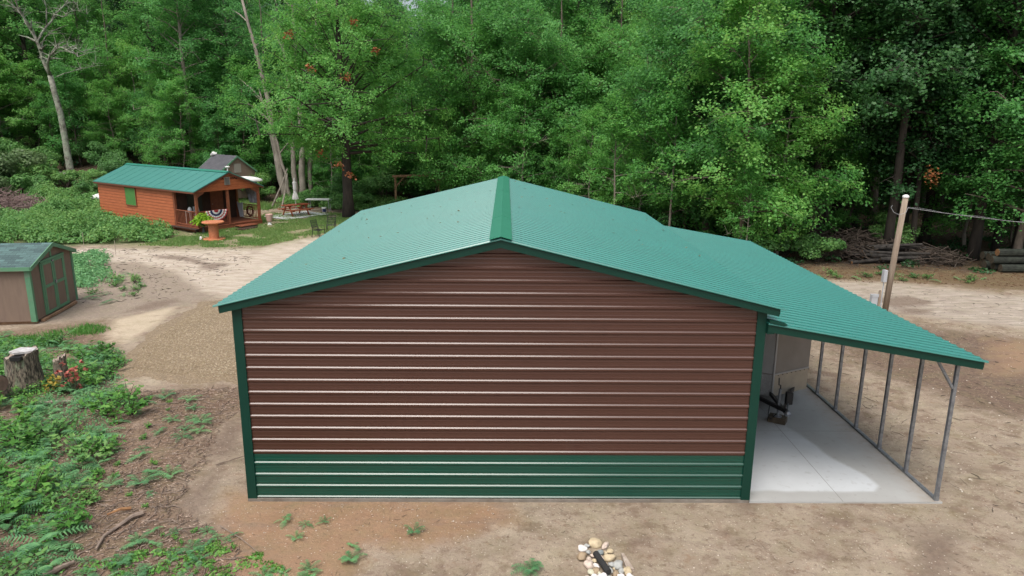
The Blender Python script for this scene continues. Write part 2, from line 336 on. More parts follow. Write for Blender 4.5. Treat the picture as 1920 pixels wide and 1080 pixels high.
def ground_material():
    m = bpy.data.materials.new('yard_soil'); m.use_nodes = True; t = m.node_tree; b = t.nodes['Principled BSDF']
    b.inputs['Roughness'].default_value = 0.95; b.inputs['Specular IOR Level'].default_value = 0.2
    tc = t.nodes.new('ShaderNodeTexCoord')
    def nz(scale, det=6, rough=.6, off=0, st=None):
        n = t.nodes.new('ShaderNodeTexNoise'); n.inputs['Scale'].default_value = scale; n.inputs['Detail'].default_value = det; n.inputs['Roughness'].default_value = rough
        mp = t.nodes.new('ShaderNodeMapping'); mp.inputs['Location'].default_value = (off, off, 0)
        if st: mp.inputs['Scale'].default_value = st
        t.links.new(tc.outputs['Object'], mp.inputs[0]); t.links.new(mp.outputs[0], n.inputs['Vector']); return n.outputs[0]
    def mr(x, lo, hi, a=0, c=1):
        r = t.nodes.new('ShaderNodeMapRange'); r.inputs[1].default_value = lo; r.inputs[2].default_value = hi; r.inputs[3].default_value = a; r.inputs[4].default_value = c
        t.links.new(x, r.inputs[0]); return r.outputs[0]
    def mix(f, x, y, mode='MIX'):
        q = t.nodes.new('ShaderNodeMixRGB'); q.blend_type = mode
        for i, v in ((0, f), (1, x), (2, y)):
            if isinstance(v, tuple): q.inputs[i].default_value = (*v, 1)
            elif isinstance(v, (int, float)): q.inputs[i].default_value = v
            else: t.links.new(v, q.inputs[i])
        return q.outputs[0]
    def mth(op, x, y):
        q = t.nodes.new('ShaderNodeMath'); q.operation = op
        for i, v in enumerate((x, y)):
            if isinstance(v, (int, float)): q.inputs[i].default_value = v
            else: t.links.new(v, q.inputs[i])
        return q.outputs[0]
    brk = nz(1.7, 9, .7)
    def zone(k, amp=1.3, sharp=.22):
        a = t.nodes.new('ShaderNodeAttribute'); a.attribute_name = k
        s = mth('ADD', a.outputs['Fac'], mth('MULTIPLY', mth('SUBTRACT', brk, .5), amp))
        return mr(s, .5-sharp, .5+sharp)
    f1 = mr(nz(1.1, 5), .35, .65); f2 = mr(nz(9, 8, .75), .35, .65); f3 = mr(nz(45, 5, .8, 5), .3, .7)
    c = mix(f1, (0.28, 0.222, 0.165), (0.35, 0.29, 0.22))
    c = mix(mr(nz(3.2, 6, .7, 31), .55, .68), c, (0.27, 0.19, 0.135))
    c = mix(mth('MULTIPLY', mr(nz(1.3, 9, .72, 88), .50, .60), .75), c, (0.175, 0.12, 0.088))
    c = mix(mth('MULTIPLY', mr(nz(.9, 8, .7, 140), .52, .66), .8), c, (0.42, 0.355, 0.265))
    c = mix(mth('MULTIPLY', mr(nz(5.5, 9, .8, 210), .54, .62), .7), c, (0.14, 0.092, 0.068))
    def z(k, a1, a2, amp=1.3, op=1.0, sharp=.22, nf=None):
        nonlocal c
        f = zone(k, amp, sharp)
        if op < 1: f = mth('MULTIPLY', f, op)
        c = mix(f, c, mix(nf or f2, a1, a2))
    streak = mr(nz(1.0, 7, .7, 3, (1.0, 5.0, 1)), .38, .62)
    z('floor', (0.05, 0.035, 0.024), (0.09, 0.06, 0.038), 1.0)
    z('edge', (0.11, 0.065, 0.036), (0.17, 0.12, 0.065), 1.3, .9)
    z('grey_soil', (0.22, 0.18, 0.145), (0.33, 0.27, 0.215), 1.5, .9)  # strip of darker brownish-grey soil, its own tone
    z('drive', (0.56, 0.49, 0.41), (0.38, 0.315, 0.25), 1.3, 1, .25, streak)
    z('rroad', (0.45, 0.39, 0.325), (0.28, 0.235, 0.195), 1.2, 1, .25, streak)
    z('pale', (0.50, 0.42, 0.31), (0.44, 0.36, 0.265), .6)
    z('sand', (0.53, 0.44, 0.33), (0.46, 0.37, 0.27), .7)
    z('orange', (0.33, 0.195, 0.11), (0.28, 0.165, 0.10), 1.5, .8, .35)
    z('rlitter', (0.085, 0.055, 0.043), (0.20, 0.14, 0.10), 1.5, .95, .3)
    z('rorange', (0.36, 0.23, 0.14), (0.27, 0.17, 0.11), 1.6, .7, .3)
    z('litter', (0.11, 0.07, 0.05), (0.24, 0.165, 0.115), 1.6, .95, .3)
    z('under', (0.10, 0.068, 0.045), (0.26, 0.18, 0.13), 1.4, .95)
    z('lgreen', (0.055, 0.10, 0.03), (0.09, 0.10, 0.04), 1.0)
    z('grass', (0.14, 0.18, 0.07), (0.27, 0.235, 0.13), 2.0, .75, .6)
    z('dark_patch', (0.13, 0.095, 0.075), (0.22, 0.165, 0.125), 1.0, .8, .4)  # darker soil inside the listed polygons
    # ruts and damp streaks, wood chips and pebbles that lie in the soil
    c = mix(mth('MULTIPLY', mr(nz(.8, 6, .65, 60, (1, 2.4, 1)), .56, .66), .45), c, (0.20, 0.155, 0.12))
    v = t.nodes.new('ShaderNodeTexVoronoi'); v.inputs['Scale'].default_value = 11; v.inputs['Randomness'].default_value = 1
    t.links.new(tc.outputs['Object'], v.inputs['Vector'])
    c = mix(mth('MULTIPLY', mr(v.outputs['Distance'], .14, .10), .8), c, (0.52, 0.46, 0.38))
    v2 = t.nodes.new('ShaderNodeTexVoronoi'); v2.inputs['Scale'].default_value = 17
    mp = t.nodes.new('ShaderNodeMapping'); mp.inputs['Rotation'].default_value = (0, 0, .6); mp.inputs['Scale'].default_value = (1, 2.4, 1)
    t.links.new(tc.outputs['Object'], mp.inputs[0]); t.links.new(mp.outputs[0], v2.inputs['Vector'])
    c = mix(mth('MULTIPLY', mr(v2.outputs['Distance'], .2, .15), .55), c, (0.12, 0.075, 0.055))
    c = mix(mth('MULTIPLY', f3, .35), c, mix(.5, c, (0.10, 0.075, 0.06)))
    t.links.new(c, b.inputs['Base Color'])
    bp = t.nodes.new('ShaderNodeBump'); bp.inputs['Strength'].default_value = .85; bp.inputs['Distance'].default_value = .035
    hgt = mth('ADD', nz(14, 8, .75, 7), mth('MULTIPLY', nz(2.2, 5, .6, 17), 1.5))
    t.links.new(hgt, bp.inputs['Height']); t.links.new(bp.outputs[0], b.inputs['Normal'])
    return m
for p in gme.polygons: p.use_smooth = True
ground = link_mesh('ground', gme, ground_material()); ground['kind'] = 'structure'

# gravel pad left of the garage
GH = {}
def gravel_pad():
    poly = [(-.05, 5.6), (-2.5, 5.9), (-4.3, 6.0), (-5.8, 6.4), (-6.2, 7.2), (-6.6, 8.6), (-6.9, 11.0), (-6.7, 14.2), (-5.4, 15.0), (-1.2, 14.6), (-.05, 13)]
    xs = np.arange(-7.4, .0, .07); ys = np.arange(5.2, 15.4, .07); X, Y = np.meshgrid(xs, ys); P = np.stack([X.ravel(), Y.ravel()], 1)
    d = sdist(P, poly)
    nn = np.array([mn.noise(Vector((x*1.3, y*1.3, 1)))*.3 for x, y in P])
    h = np.clip((d+nn)/1.2, -.2, 1)*.12+rng.uniform(-.008, .008, len(P))
    for y0, am in ((10.0, .05), (12.6, .05)):
        yy = y0+.25*np.sin(P[:, 0]*.8)
        h += am*np.exp(-((P[:, 1]-yy)/.16)**2)*(P[:, 0] > -4.6)*(d > .3)
    GH['xs'], GH['ys'], GH['h'] = xs, ys, h
    keep = (d+nn > -.12)
    idx = np.arange(len(P)).reshape(len(ys), len(xs))
    F = np.stack([idx[:-1, :-1], idx[:-1, 1:], idx[1:, 1:], idx[1:, :-1]], -1).reshape(-1, 4)
    F = F[keep[F].all(1)]
    m = mat('yellow_gravel', (0.25, 0.19, 0.118), .9, (0.15, 0.11, 0.07), 16, 0.8, 30, contrast=(.4, .6), rgb3=(0.50, 0.44, 0.33), scale3=26, c3=(.60, .68))
    used = np.unique(F); re = np.zeros(len(P), int); re[used] = np.arange(len(used))
    o = link_mesh('gravel', np_mesh('gravel', np.column_stack([P, h+.004])[used], re[F]), m); o['kind'] = 'structure'
gravel_pad()

# ------------------------------------------------------------------ garage
W, H, SL, L = 9.204, 3.687, 0.2436, 12.26
RIB = 0.2286
def rib_profile(length, period=RIB, big=.019, small=.002, start=0.0, wide=.034):
    """list of (position, height) along a ribbed sheet"""
    out = []; n = int(math.ceil((length-start)/period))+1
    for k in range(-1, n+1):
        c = start+k*period
        for dx, h in ((-wide, 0), (-wide*.45, big), (wide*.45, big), (wide, 0), (period/3-.016, 0), (period/3-.006, small), (period/3+.006, small), (period/3+.016, 0), (2*period/3-.016, 0), (2*period/3-.006, small), (2*period/3+.006, small), (2*period/3+.016, 0)):
            p = c+dx
            if 0 <= p <= length: out.append((p, h))
    out.append((0, 0)); out.append((length, 0)); out.sort(); return out
g = thing('garage', 'brown ribbed metal garage with green metal roof, green base band and open lean-to', 'garage', (0, 0, 0))
def wall_sheet(x0, x1, z0, z1, y, facing, gable=False):
    mb = MB(); pr = rib_profile(z1-z0, start=.0603+.0-z0+RIB*0 if z0 < .3 else (.0603+RIB*4-z0))
    pr = [(p, h) for p, h in pr]
    def lim(z):
        if not gable or z <= H: return x0, x1
        q = (z-H)/SL; return max(x0, q), min(x1, W-q)
    for (p0, h0), (p1, h1) in zip(pr, pr[1:]):
        za, zb = z0+p0, z0+p1
        if zb-za < 1e-6: continue
        a0, a1 = lim(za); b0, b1 = lim(zb)
        if a1 <= a0: break
        if b1 < b0: b0 = b1 = (b0+b1)/2
        mb.poly([(a0, y+facing*h0, za), (a1, y+facing*h0, za), (b1, y+facing*h1, zb), (b0, y+facing*h1, zb)])
    return mb
HS = .0603+RIB*4-.045
wall_sheet(.06, W-.06, .05, HS, 0, -1).build('wainscot', MT['wain'], g)
wall_sheet(.06, W-.06, HS, H+SL*W/2-.01, -.003, -1, True).build('front_wall', MT['brown'], g)
# remaining walls behind the sheets
mb = MB(); mb.box(0.0, W, .03, .08, .03, H); mb.prism([(0.02, .03, H), (W-.02, .03, H), (W/2, .03, H+SL*W/2-.02)], (0, .05, 0)); mb.build('wall_backing', MT['brown'], g)
def side_wall(xw, facing, name):
    mb = MB(); pr = rib_profile(H-.02-.05, start=.01)
    for (p0, h0), (p1, h1) in zip(pr, pr[1:]):
        if p1-p0 < 1e-6: continue
        mb.poly([(xw+facing*h0, .02, .05+p0), (xw+facing*h0, L-.02, .05+p0), (xw+facing*h1, L-.02, .05+p1), (xw+facing*h1, .02, .05+p1)])
    mb.box(xw-.03 if facing > 0 else xw+.001, xw-.001 if facing > 0 else xw+.03, .1, L-.1, .05, H-.03)
    mb.build(name, MT['brown'], g)
side_wall(0, -1, 'side_wall'); side_wall(W, 1, 'side_wall')
mb = MB(); mb.box(.03, W-.03, L-.05, L, .05, H-.03); mb.prism([(0.02, L-.05, H), (W-.02, L-.05, H), (W/2, L-.05, H+SL*W/2-.02)], (0, .05, 0)); mb.build('rear_wall', MT['brown'], g)
for k in range(2):
    d = MB(); x0 = .9+k*4.2
    for j in range(8): d.box(x0, x0+3.2, L+.003, L+.03+.006*(j % 2), .06+j*.32, .06+j*.32+.31)
    d.build('garage_door', MT['white'], g)
# corner trims
for x0, x1 in ((-.03, .135), (W-.135, W+.03)):
    mb = MB(); mb.box(x0, x1, -.032, -.026, .0, H-.02)
    mb.box(x0 if x0 < 1 else x1-.006, x0+.006 if x0 < 1 else x1, -.026, .14, .0, H-.02)
    mb.box(x1-.006 if x0 < 1 else x0, x1 if x0 < 1 else x0+.006, -.026, -.004, .0, H-.02)
    mb.build('corner_trim', MT['trim'], g)
mb = MB(); mb.box(-.03, W+.02, -.035, -.0, -.05, .047); mb.build('foundation', mat('foundation_concrete', (.23, .21, .18), .9, (.15, .125, .10), 3, .2, 30), g)
# roof sheets: ribs run from ridge to eave
ZR = H+SL*W/2+.12
XO, YO = .29, .17
def roof_sheet(xa, za, xb, zb, y0, y1, th=.012):
    mb = MB(); pr = rib_profile(y1-y0, start=.03, big=.02, small=.005, wide=.04)
    for (p0, h0), (p1, h1) in zip(pr, pr[1:]):
        if p1-p0 < 1e-6: continue
        mb.poly([(xa, y0+p0, za+h0), (xb, y0+p0, zb+h0), (xb, y0+p1, zb+h1), (xa, y0+p1, za+h1)])
    # thickness below
    mb.poly([(xa, y0, za-th), (xb, y0, zb-th), (xb, y1, zb-th), (xa, y1, za-th)])
    mb.poly([(xa, y0, za-th), (xb, y0, zb-th), (xb, y0, zb), (xa, y0, za)])
    mb.poly([(xb, y0, zb-th), (xb, y1, zb-th), (xb, y1, zb), (xb, y0, zb)])
    mb.poly([(xa, y1, za-th), (xb, y1, zb-th), (xb, y1, zb), (xa, y1, za)])
    return mb
roof_sheet(W/2, ZR, -XO, ZR-SL*(W/2+XO), -YO, L+YO).build('roof_panel', MT['roof'], g)
roof_sheet(W/2, ZR, W+XO, ZR-SL*(W/2+XO), -YO, L+YO).build('roof_panel', MT['roof'], g)
# ridge cap
mb = MB(); cw = .19
for s in (-1, 1):
    n_seg = 5; seg = (L+2*YO+.04)/n_seg
    for i in range(n_seg):
        ya = -YO-.03+i*seg; dz = .004*(i % 2)
        mb.prism([(W/2, ya, ZR+.055+dz), (W/2+s*cw, ya, ZR+.055+dz-.05), (W/2+s*cw, ya, ZR+.047+dz-.05), (W/2, ya, ZR+.047+dz)], (0, seg+.03, 0))
mb.build('ridge_cap', mat('ridge_cap_paint', (0.012, 0.155, 0.085), .45, (0.016, .17, .095), 2), g)
# rake fascia on the front (and back), underside board
for yy in (-YO+.03, L+YO-.05):
    mb = MB()
    for s in (-1, 1):
        xe = W/2+s*(W/2+XO-.09)
        a = Vector((W/2, yy, ZR-.02)); b = Vector((xe, yy, ZR-.02-SL*(W/2+XO-.09)))
        mb.prism([a, b, b-Vector((0, 0, .13)), a-Vector((0, 0, .13))], (0, .02, 0))
    mb.build('rake_fascia', MT['trim'], g)
mb = MB()
for s in (-1, 1):
    xe = W/2+s*(W/2+XO-.09); zb = ZR-.05-SL*(W/2+XO-.09)
    mb.prism([(W/2, -YO+.051, ZR-.06), (xe, -YO+.051, zb-.01), (xe, -YO+.051, zb-.08), (W/2, -YO+.051, ZR-.14)], (0, .17, 0))
mb.build('soffit', MT['trim'], g)
for x in (-XO+.07, W+XO-.09): MB().box(x, x+.02, -YO+.06, L+YO-.06, ZR-SL*(W/2+XO)-.10, ZR-SL*(W/2+XO)-.0).build('eave_trim', MT['trim'], g)
# screws
mb = MB()
def screw(x, y, z): r = .017; mb.box(x-r, x+r, y-r, y+r, z, z+.012)
for s in (-1, 1):
    for dx in (.35, 1.5, 2.65, 3.8, 4.7):
        for k in range(54):
            screw(W/2+s*dx, -YO+.03+.07+k*RIB, ZR-SL*dx)
for dx in (.6, 1.6, 2.6, 3.5):
    for k in range(54): screw(W+dx, -.14+.1+k*RIB, 3.483-.1728*dx)
o = mb.build('roof_screws', MT['screw'], g); o['kind'] = 'stuff'
# a few leaves blown onto the sheets
Pl = []
for k in range(70):
    dx = rng.uniform(.3, 4.6)*rng.choice([-1, 1]); Pl.append((W/2+dx, rng.uniform(1, L), ZR-SL*abs(dx)+.03))
o = leaf_obj('fallen_leaves', Pl, .07, mat('fallen_leaf', (.10, .07, .03), .8, (.2, .16, .06), 3), None, None, .15); tag(o, 'a few small dead leaves lying on the garage roof', 'leaves', kind='stuff')
# lean-to
LW, ZI, ZO, LL = 3.544, 3.483, 2.871, 12.36
SLL = (ZI-ZO)/LW
roof_sheet(W+.03, ZI-SLL*.03, W+LW+.42, ZO-SLL*.42, -.14, LL).build('lean_to_roof', MT['roof'], g)
mb = MB()
mb.prism([(W+.04, -.11, ZI-.02), (W+LW+.36, -.11, ZO-.08), (W+LW+.36, -.11, ZO-.22), (W+.04, -.11, ZI-.16)], (0, .02, 0))
mb.build('lean_to_fascia', MT['trim'], g)
mb = MB(); mb.box(W+LW+.37, W+LW+.39, -.08, LL-.03, ZO-.19, ZO-.095); mb.build('lean_to_eave_trim', MT['trim'], g)
mb = MB(); mb.prism([(W+.04, -.15, ZI+.06), (W+.36, -.15, ZI-.02), (W+.30, -.15, ZI-.04), (W+.04, -.15, ZI+.02)], (0, .16, 0)); mb.box(W+.035, W+.16, -.1, -.02, ZI-.2, ZI-.02)
mb.build('flashing', MT['trim'], g)
PX = W+LW
for i in range(12):
    y = i*1.04+.03
    mb = MB(); mb.box(PX-.03, PX+.03, y-.03, y+.03, .06, ZO-.06); mb.box(PX-.034, PX+.034, y-.034, y+.034, .06, .15); mb.build('post', MT['galv'], g)
    mb = MB(); mb.bar((W+.05, y, ZI-.075), (PX+.04, y, ZO-.075), .055, .06); mb.build('rafter', MT['galv'], g)
mb = MB(); mb.box(PX-.035, PX+.035, 0, 11.6, .004, .06); mb.build('base_rail', MT['galv'], g)
mb = MB(); mb.box(PX-.03, PX+.03, 0, 11.6, ZO-.06, ZO-.02)
mb.build('top_rail', MT['galv'], g)
for i in range(0, 12, 2):
    y = i*1.04+.03
    mb = MB(); mb.bar((PX-.03, y, 2.25), (PX-.42, y, ZO-.03), .05, .04); mb.build('brace', MT['galv'], g)
for i in range(9): # purlins below the lean-to sheet
    pass
# floor slab of the lean-to (dry pale patch with a wet margin, roof shade painted in further back)
def slab():
    xs = np.arange(W+.031, PX+.13, .05); ys = np.arange(-.03, 12.1, .05); X, Y = np.meshgrid(xs, ys); P = np.stack([X.ravel(), Y.ravel()], 1)
    dry = [(9.2, .35), (10.6, .33), (11.75, .35), (11.95, .55), (11.9, 1.0), (11.55, 1.7), (11.4, 2.6), (11.2, 3.3), (11.0, 4.2), (10.7, 6), (9.2, 6)]
    v = np.clip((sdist(P, dry)+np.array([.05*mn.noise(Vector((x*2.2, y*2.2, 2))) for x, y in P]))/.07+.5, 0, 1)
    dust = np.clip(1-(PX+.02-P[:, 0]+np.array([.35*mn.noise(Vector((x*1.2, y*.7, 7))) for x, y in P]))/.55, 0, 1)
    v = np.where(P[:, 1] > 2.6, v*np.clip(1-(P[:, 1]-2.4)/1.6, .25, 1), v)  # fades the pale colour with depth, painting shade under the roof
    idx = np.arange(len(P)).reshape(len(ys), len(xs))
    F = np.stack([idx[:-1, :-1], idx[:-1, 1:], idx[1:, 1:], idx[1:, :-1]], -1).reshape(-1, 4)
    # joints
    z = np.full(len(P), .02)
    me = np_mesh('concrete_slab', np.column_stack([P, z]), F)
    a = me.attributes.new('dry', 'FLOAT', 'POINT'); a.data.foreach_set('value', v.astype(np.float32))
    a = me.attributes.new('dust', 'FLOAT', 'POINT'); a.data.foreach_set('value', dust.astype(np.float32))
    m = bpy.data.materials.new('slab_concrete'); m.use_nodes = True; t = m.node_tree; b = t.nodes['Principled BSDF']; b.inputs['Roughness'].default_value = .75
    at = t.nodes.new('ShaderNodeAttribute'); at.attribute_name = 'dry'
    n = t.nodes.new('ShaderNodeTexNoise'); n.inputs['Scale'].default_value = 1.4; n.inputs['Detail'].default_value = 7
    tc = t.nodes.new('ShaderNodeTexCoord'); t.links.new(tc.outputs['Object'], n.inputs['Vector'])
    wet = t.nodes.new('ShaderNodeMixRGB'); wet.inputs[1].default_value = (.29, .29, .275, 1); wet.inputs[2].default_value = (.38, .385, .375, 1); t.links.new(n.outputs[0], wet.inputs[0])
    dr = t.nodes.new('ShaderNodeMixRGB'); dr.inputs[1].default_value = (.42, .44, .45, 1); dr.inputs[2].default_value = (.54, .565, .58, 1); t.links.new(n.outputs[0], dr.inputs[0])
    n2 = t.nodes.new('ShaderNodeTexNoise'); n2.inputs['Scale'].default_value = 5; t.links.new(tc.outputs['Object'], n2.inputs['Vector'])
    ma = t.nodes.new('ShaderNodeMath'); ma.operation = 'MULTIPLY_ADD'; ma.inputs[1].default_value = .2; t.links.new(n2.outputs[0], ma.inputs[0])
    sub = t.nodes.new('ShaderNodeMath'); sub.operation = 'SUBTRACT'; sub.inputs[1].default_value = .1; t.links.new(at.outputs['Fac'], sub.inputs[0]); t.links.new(sub.outputs[0], ma.inputs[2])
    mx = t.nodes.new('ShaderNodeMixRGB'); t.links.new(ma.outputs[0], mx.inputs[0]); t.links.new(wet.outputs[0], mx.inputs[1]); t.links.new(dr.outputs[0], mx.inputs[2])
    du = t.nodes.new('ShaderNodeAttribute'); du.attribute_name = 'dust'; n3 = t.nodes.new('ShaderNodeTexNoise'); n3.inputs['Scale'].default_value = 7; n3.inputs['Detail'].default_value = 8; t.links.new(tc.outputs['Object'], n3.inputs['Vector'])
    dm_ = t.nodes.new('ShaderNodeMath'); dm_.operation = 'MULTIPLY'; t.links.new(du.outputs['Fac'], dm_.inputs[0]); t.links.new(n3.outputs[0], dm_.inputs[1])
    dmx = t.nodes.new('ShaderNodeMixRGB'); dmx.inputs[2].default_value = (.25, .19, .13, 1); t.links.new(dm_.outputs[0], dmx.inputs[0]); t.links.new(mx.outputs[0], dmx.inputs[1])
    st_ = t.nodes.new('ShaderNodeMapRange'); st_.inputs[1].default_value = .60; st_.inputs[2].default_value = .72; st_.inputs[4].default_value = .22; t.links.new(n3.outputs[0], st_.inputs[0])
    smx = t.nodes.new('ShaderNodeMixRGB'); smx.inputs[2].default_value = (.16, .14, .12, 1); t.links.new(st_.outputs[0], smx.inputs[0]); t.links.new(dmx.outputs[0], smx.inputs[1])
    t.links.new(smx.outputs[0], b.inputs['Base Color'])
    root = link_mesh('concrete_slab', me, m); root['kind'] = 'structure'
    mb = MB(); mb.box(W+.031, PX+.085, -.034, -.03, -.1, .019); mb.box(PX+.086, PX+.09, -.03, 12.1, -.1, .019)
    o = mb.build('slab_edge', MT['conc'], root)
    mb = MB(); mb.box(10.98, 10.988, -.03, 12, .0205, .0215); mb.box(W+.05, 12.7, 3.02, 3.026, .0205, .0215); mb.box(W+.05, 12.7, 6.4, 6.406, .0205, .0215)
    mb.build('slab_joint', mat('joint', (.16, .155, .14)), root)
    # garage floor
    mb = MB(); mb.box(.05, W-.05, .1, L-.1, .0, .02); o = mb.build('garage_floor', MT['conc']); o['kind'] = 'structure'
slab()

# ------------------------------------------------------------------ trailer under the lean-to
t_ = thing('cargo_trailer', 'grey V-nosed cargo trailer parked on the slab under the lean-to', 'trailer', (11.2, 4.3, .02))
mb = MB(); wd = 1.08
fp = [(0, 0), (wd, .55), (wd, 5.4), (-wd, 5.4), (-wd, .55)]
mb.prism([(x, y, .87) for x, y in fp], (0, 0, 1.86)); body = mb.build('body', MT['alu_shaded'], t_)
mb = MB()
def slabface(a, b, z0, z1, off):
    a = Vector((*a, 0)); b = Vector((*b, 0)); d = (b-a).normalized(); n = Vector((d.y, -d.x, 0))*off
    return [a+n+Vector((0, 0, z0)), b+n+Vector((0, 0, z0)), b+n+Vector((0, 0, z1)), a+n+Vector((0, 0, z1))], n
pts, n_ = slabface((-wd, .55), (0, 0), .89, 2.72, .004); mb.poly(pts); mb.build('nose_face_lit', MT['alu'], t_)  # lighter copy of the skin, the light on this face painted in
mb = MB(); mb.prism([(x*1.0, y, .31) for x, y in fp], (0, 0, .555)); mb.build('lower_body', mat('plate_reflection_beige', (.40, .36, .29), .4, (.33, .30, .25), 3, metal=.4), t_)  # beige puts reflections on the lower plate into its colour
dm = mat('diamond_plate', (.45, .46, .46), .3, (.25, .25, .25), 60, metal=.7, bump=.6, bscale=80)
mb = MB(); pts, n_ = slabface((-wd, .55), (0, 0), .31, .865, .006); mb.poly(pts); mb.build('diamond_plate', dm, t_)
mb = MB(); mb.box(-.02, .02, -.03, .02, .31, 2.70); mb.bar((0.0, -.012, .88), (wd, .54, .88), .02, .03); mb.build('edge_strip', MT['alu'], t_)
for k in range(9):
    f = k/8; MB().box(f*wd-.008, f*wd+.008, f*.55-.025, f*.55-.008, .835, .851).build('rivet', MT['black'], t_)
mb = MB(); mb.bar((-.75, .5, .38), (-.1, -1.0, .40), .06, .09); mb.bar((.75, .5, .38), (-.1, -1.0, .40), .06, .09); mb.bar((0, .3, .38), (-.1, -1.0, .40), .06, .08)
mb.bar((-.1, -.9, .41), (-.1, -1.28, .42), .08, .08); mb.build('tongue', MT['black'], t_)
mb = MB(); mb.lathe([(.07, 0), (.075, .05), (.05, .10), (.02, .12)], (-.1, -1.26, .37), 12); mb.bar((-.1, -1.2, .5), (-.02, -1.05, .56), .03, .03); mb.build('coupler', MT['galv'], t_)
mb = MB(); mb.tube([(-.14, -.82, .17), (-.14, -.82, .84)], .035, 10); mb.lathe([(.09, 0), (.09, .02)], (-.14, -.82, .155), 12); cr_ = mb.build('jack', MT['galv'], t_)
mb = MB(); mb.tube([(-.14, -.82, .84), (-.14, -.82, .93), (-.20, -.86, .95), (-.21, -.86, 1.12)], .014, 6); mb.build('crank_handle', MT['black'], cr_)
mb = MB(); mb.box(-.02, .12, -.95, -.83, .5, .78); mb.build('winch_box', MT['black'], t_)
mb = MB(); mb.tube([(-.3, -.7, .4), (-.36, -.8, .2), (-.33, -.9, .12), (-.25, -1.0, .3)], .012, 6); mb.build('safety_chain', MT['black'], t_)
for s in (-1, 1):
    for y in (2.6, 3.5):
        mb = MB(); mb.tube([(s*1.02, y, .36), (s*1.2-(.0 if s > 0 else 0), y, .36)], .35, 20); wh = mb.build('wheel', MT['rubber'], t_)
        mb = MB(); mb.tube([(s*1.19, y, .36), (s*1.215, y, .36)], .19, 14); mb.build('rim', MT['white'], wh)
mb = MB(); mb.box(-.2, .2, -.13, .13, 0, .15)
ob = mb.build('wood_block', MT['oldwood']); ob.location = (11.08, 3.52, .02); ob.rotation_euler = (0, 0, -.55)
bv = ob.modifiers.new('b', 'BEVEL'); bv.width = .012; bv.segments = 2
tag(ob, 'brown wooden block under the trailer jack on the slab', 'block')

# ------------------------------------------------------------------ orange cabin with a porch
CA = -0.602
cb = thing('cabin', 'small orange stained cabin with green metal roof and railed front porch', 'cabin', (-23.12, 36.93, 0), CA)
CL, CWd, CHe, CHr, CP = 11.32, 4.5, 2.55, 3.5, 2.4
def siding(mb, a, b, z0, z1, off, course=.14, side=1):
    lip = .022
    """lapped boards on a straight wall from a to b"""
    a = Vector(a); b = Vector(b); d = (b-a).normalized(); n = Vector((d.y, -d.x, 0))*side
    z = z0
    while z < z1-.01:
        zt = min(z+course, z1)
        o0 = n*(off+lip); o1 = n*off
        mb.poly([a+o0+Vector((0, 0, z)), b+o0+Vector((0, 0, z)), b+o1+Vector((0, 0, zt)), a+o1+Vector((0, 0, zt))])
        mb.poly([a+o1+Vector((0, 0, z)), b+o1+Vector((0, 0, z)), b+o0+Vector((0, 0, z)), a+o0+Vector((0, 0, z))])
        z = zt
mb = MB(); mb.box(0, CL-CP, 0, CWd, .05, CHe)
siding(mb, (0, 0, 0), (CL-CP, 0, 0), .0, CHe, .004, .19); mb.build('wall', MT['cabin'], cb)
# inner porch wall
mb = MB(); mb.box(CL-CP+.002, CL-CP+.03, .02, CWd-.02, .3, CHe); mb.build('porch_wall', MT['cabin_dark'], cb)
mb = MB(); mb.box(CL-CP+.03, CL-CP+.06, .9, 1.9, .9, 2.1); pw = mb.build('porch_window', MT['screen'], cb)
mb = MB(); mb.box(CL-CP+.03, CL-CP+.07, 2.5, 3.4, .3, 2.35); dr_ = mb.build('door', MT['cabin_trim'], cb)
mb = MB(); mb.lathe([(.03, 0), (.035, .03)], (CL-CP+.09, 2.6, 1.3), 8); mb.build('handle', MT['galv'], dr_)
# deck
mb = MB()
for k in range(17):
    mb.box(CL-CP+.03, CL+.1, k*CWd/17+.005, (k+1)*CWd/17-.005, .26, .3)
mb.box(CL-CP, CL+.06, .0, .04, .02, .25); mb.box(CL+.04, CL+.08, 0.05, CWd, .02, .25)
mb.build('porch_deck', MT['cabin_trim'], cb)
mb = MB(); mb.box(CL-CP-.3, CL+.3, -.32, -.05, .2, .25); mb.box(CL-CP-.2, CL-CP-.15, -.3, -.08, 0, .2); mb.box(CL+.1, CL+.15, -.3, -.08, 0, .2)
mb.build('porch_ledge', MT['cabin_dark'], cb)
for (u, v) in ((CL-.07, .07), (CL-.07, 2.2), (CL-.07, CWd-.07), (CL-CP+.07, .07), (CL-CP+.07, CWd-.07)):
    mb = MB(); mb.box(u-.07, u+.07, v-.07, v+.07, .3, CHe-.1); mb.build('post', MT['cabin_trim'], cb)
mb = MB(); mb.box(CL-CP, CL, -.0, .13, CHe-.16, CHe); mb.box(CL-CP, CL, CWd-.13, CWd, CHe-.16, CHe); mb.box(CL-.13, CL+.001, .13, CWd-.13, CHe-.16, CHe)
mb.build('beam', MT['cabin_trim'], cb)
for (v, s) in ((.14, 1), (CWd-.14, -1)):
    mb = MB(); mb.prism([(CL-.1, v, CHe-.16), (CL-.1, v+s*.5, CHe-.16), (CL-.1, v+s*.42, CHe-.26), (CL-.1, v+s*.2, CHe-.36), (CL-.1, v, CHe-.5)], (.06, 0, 0)); mb.build('bracket', MT['cabin_trim'], cb)
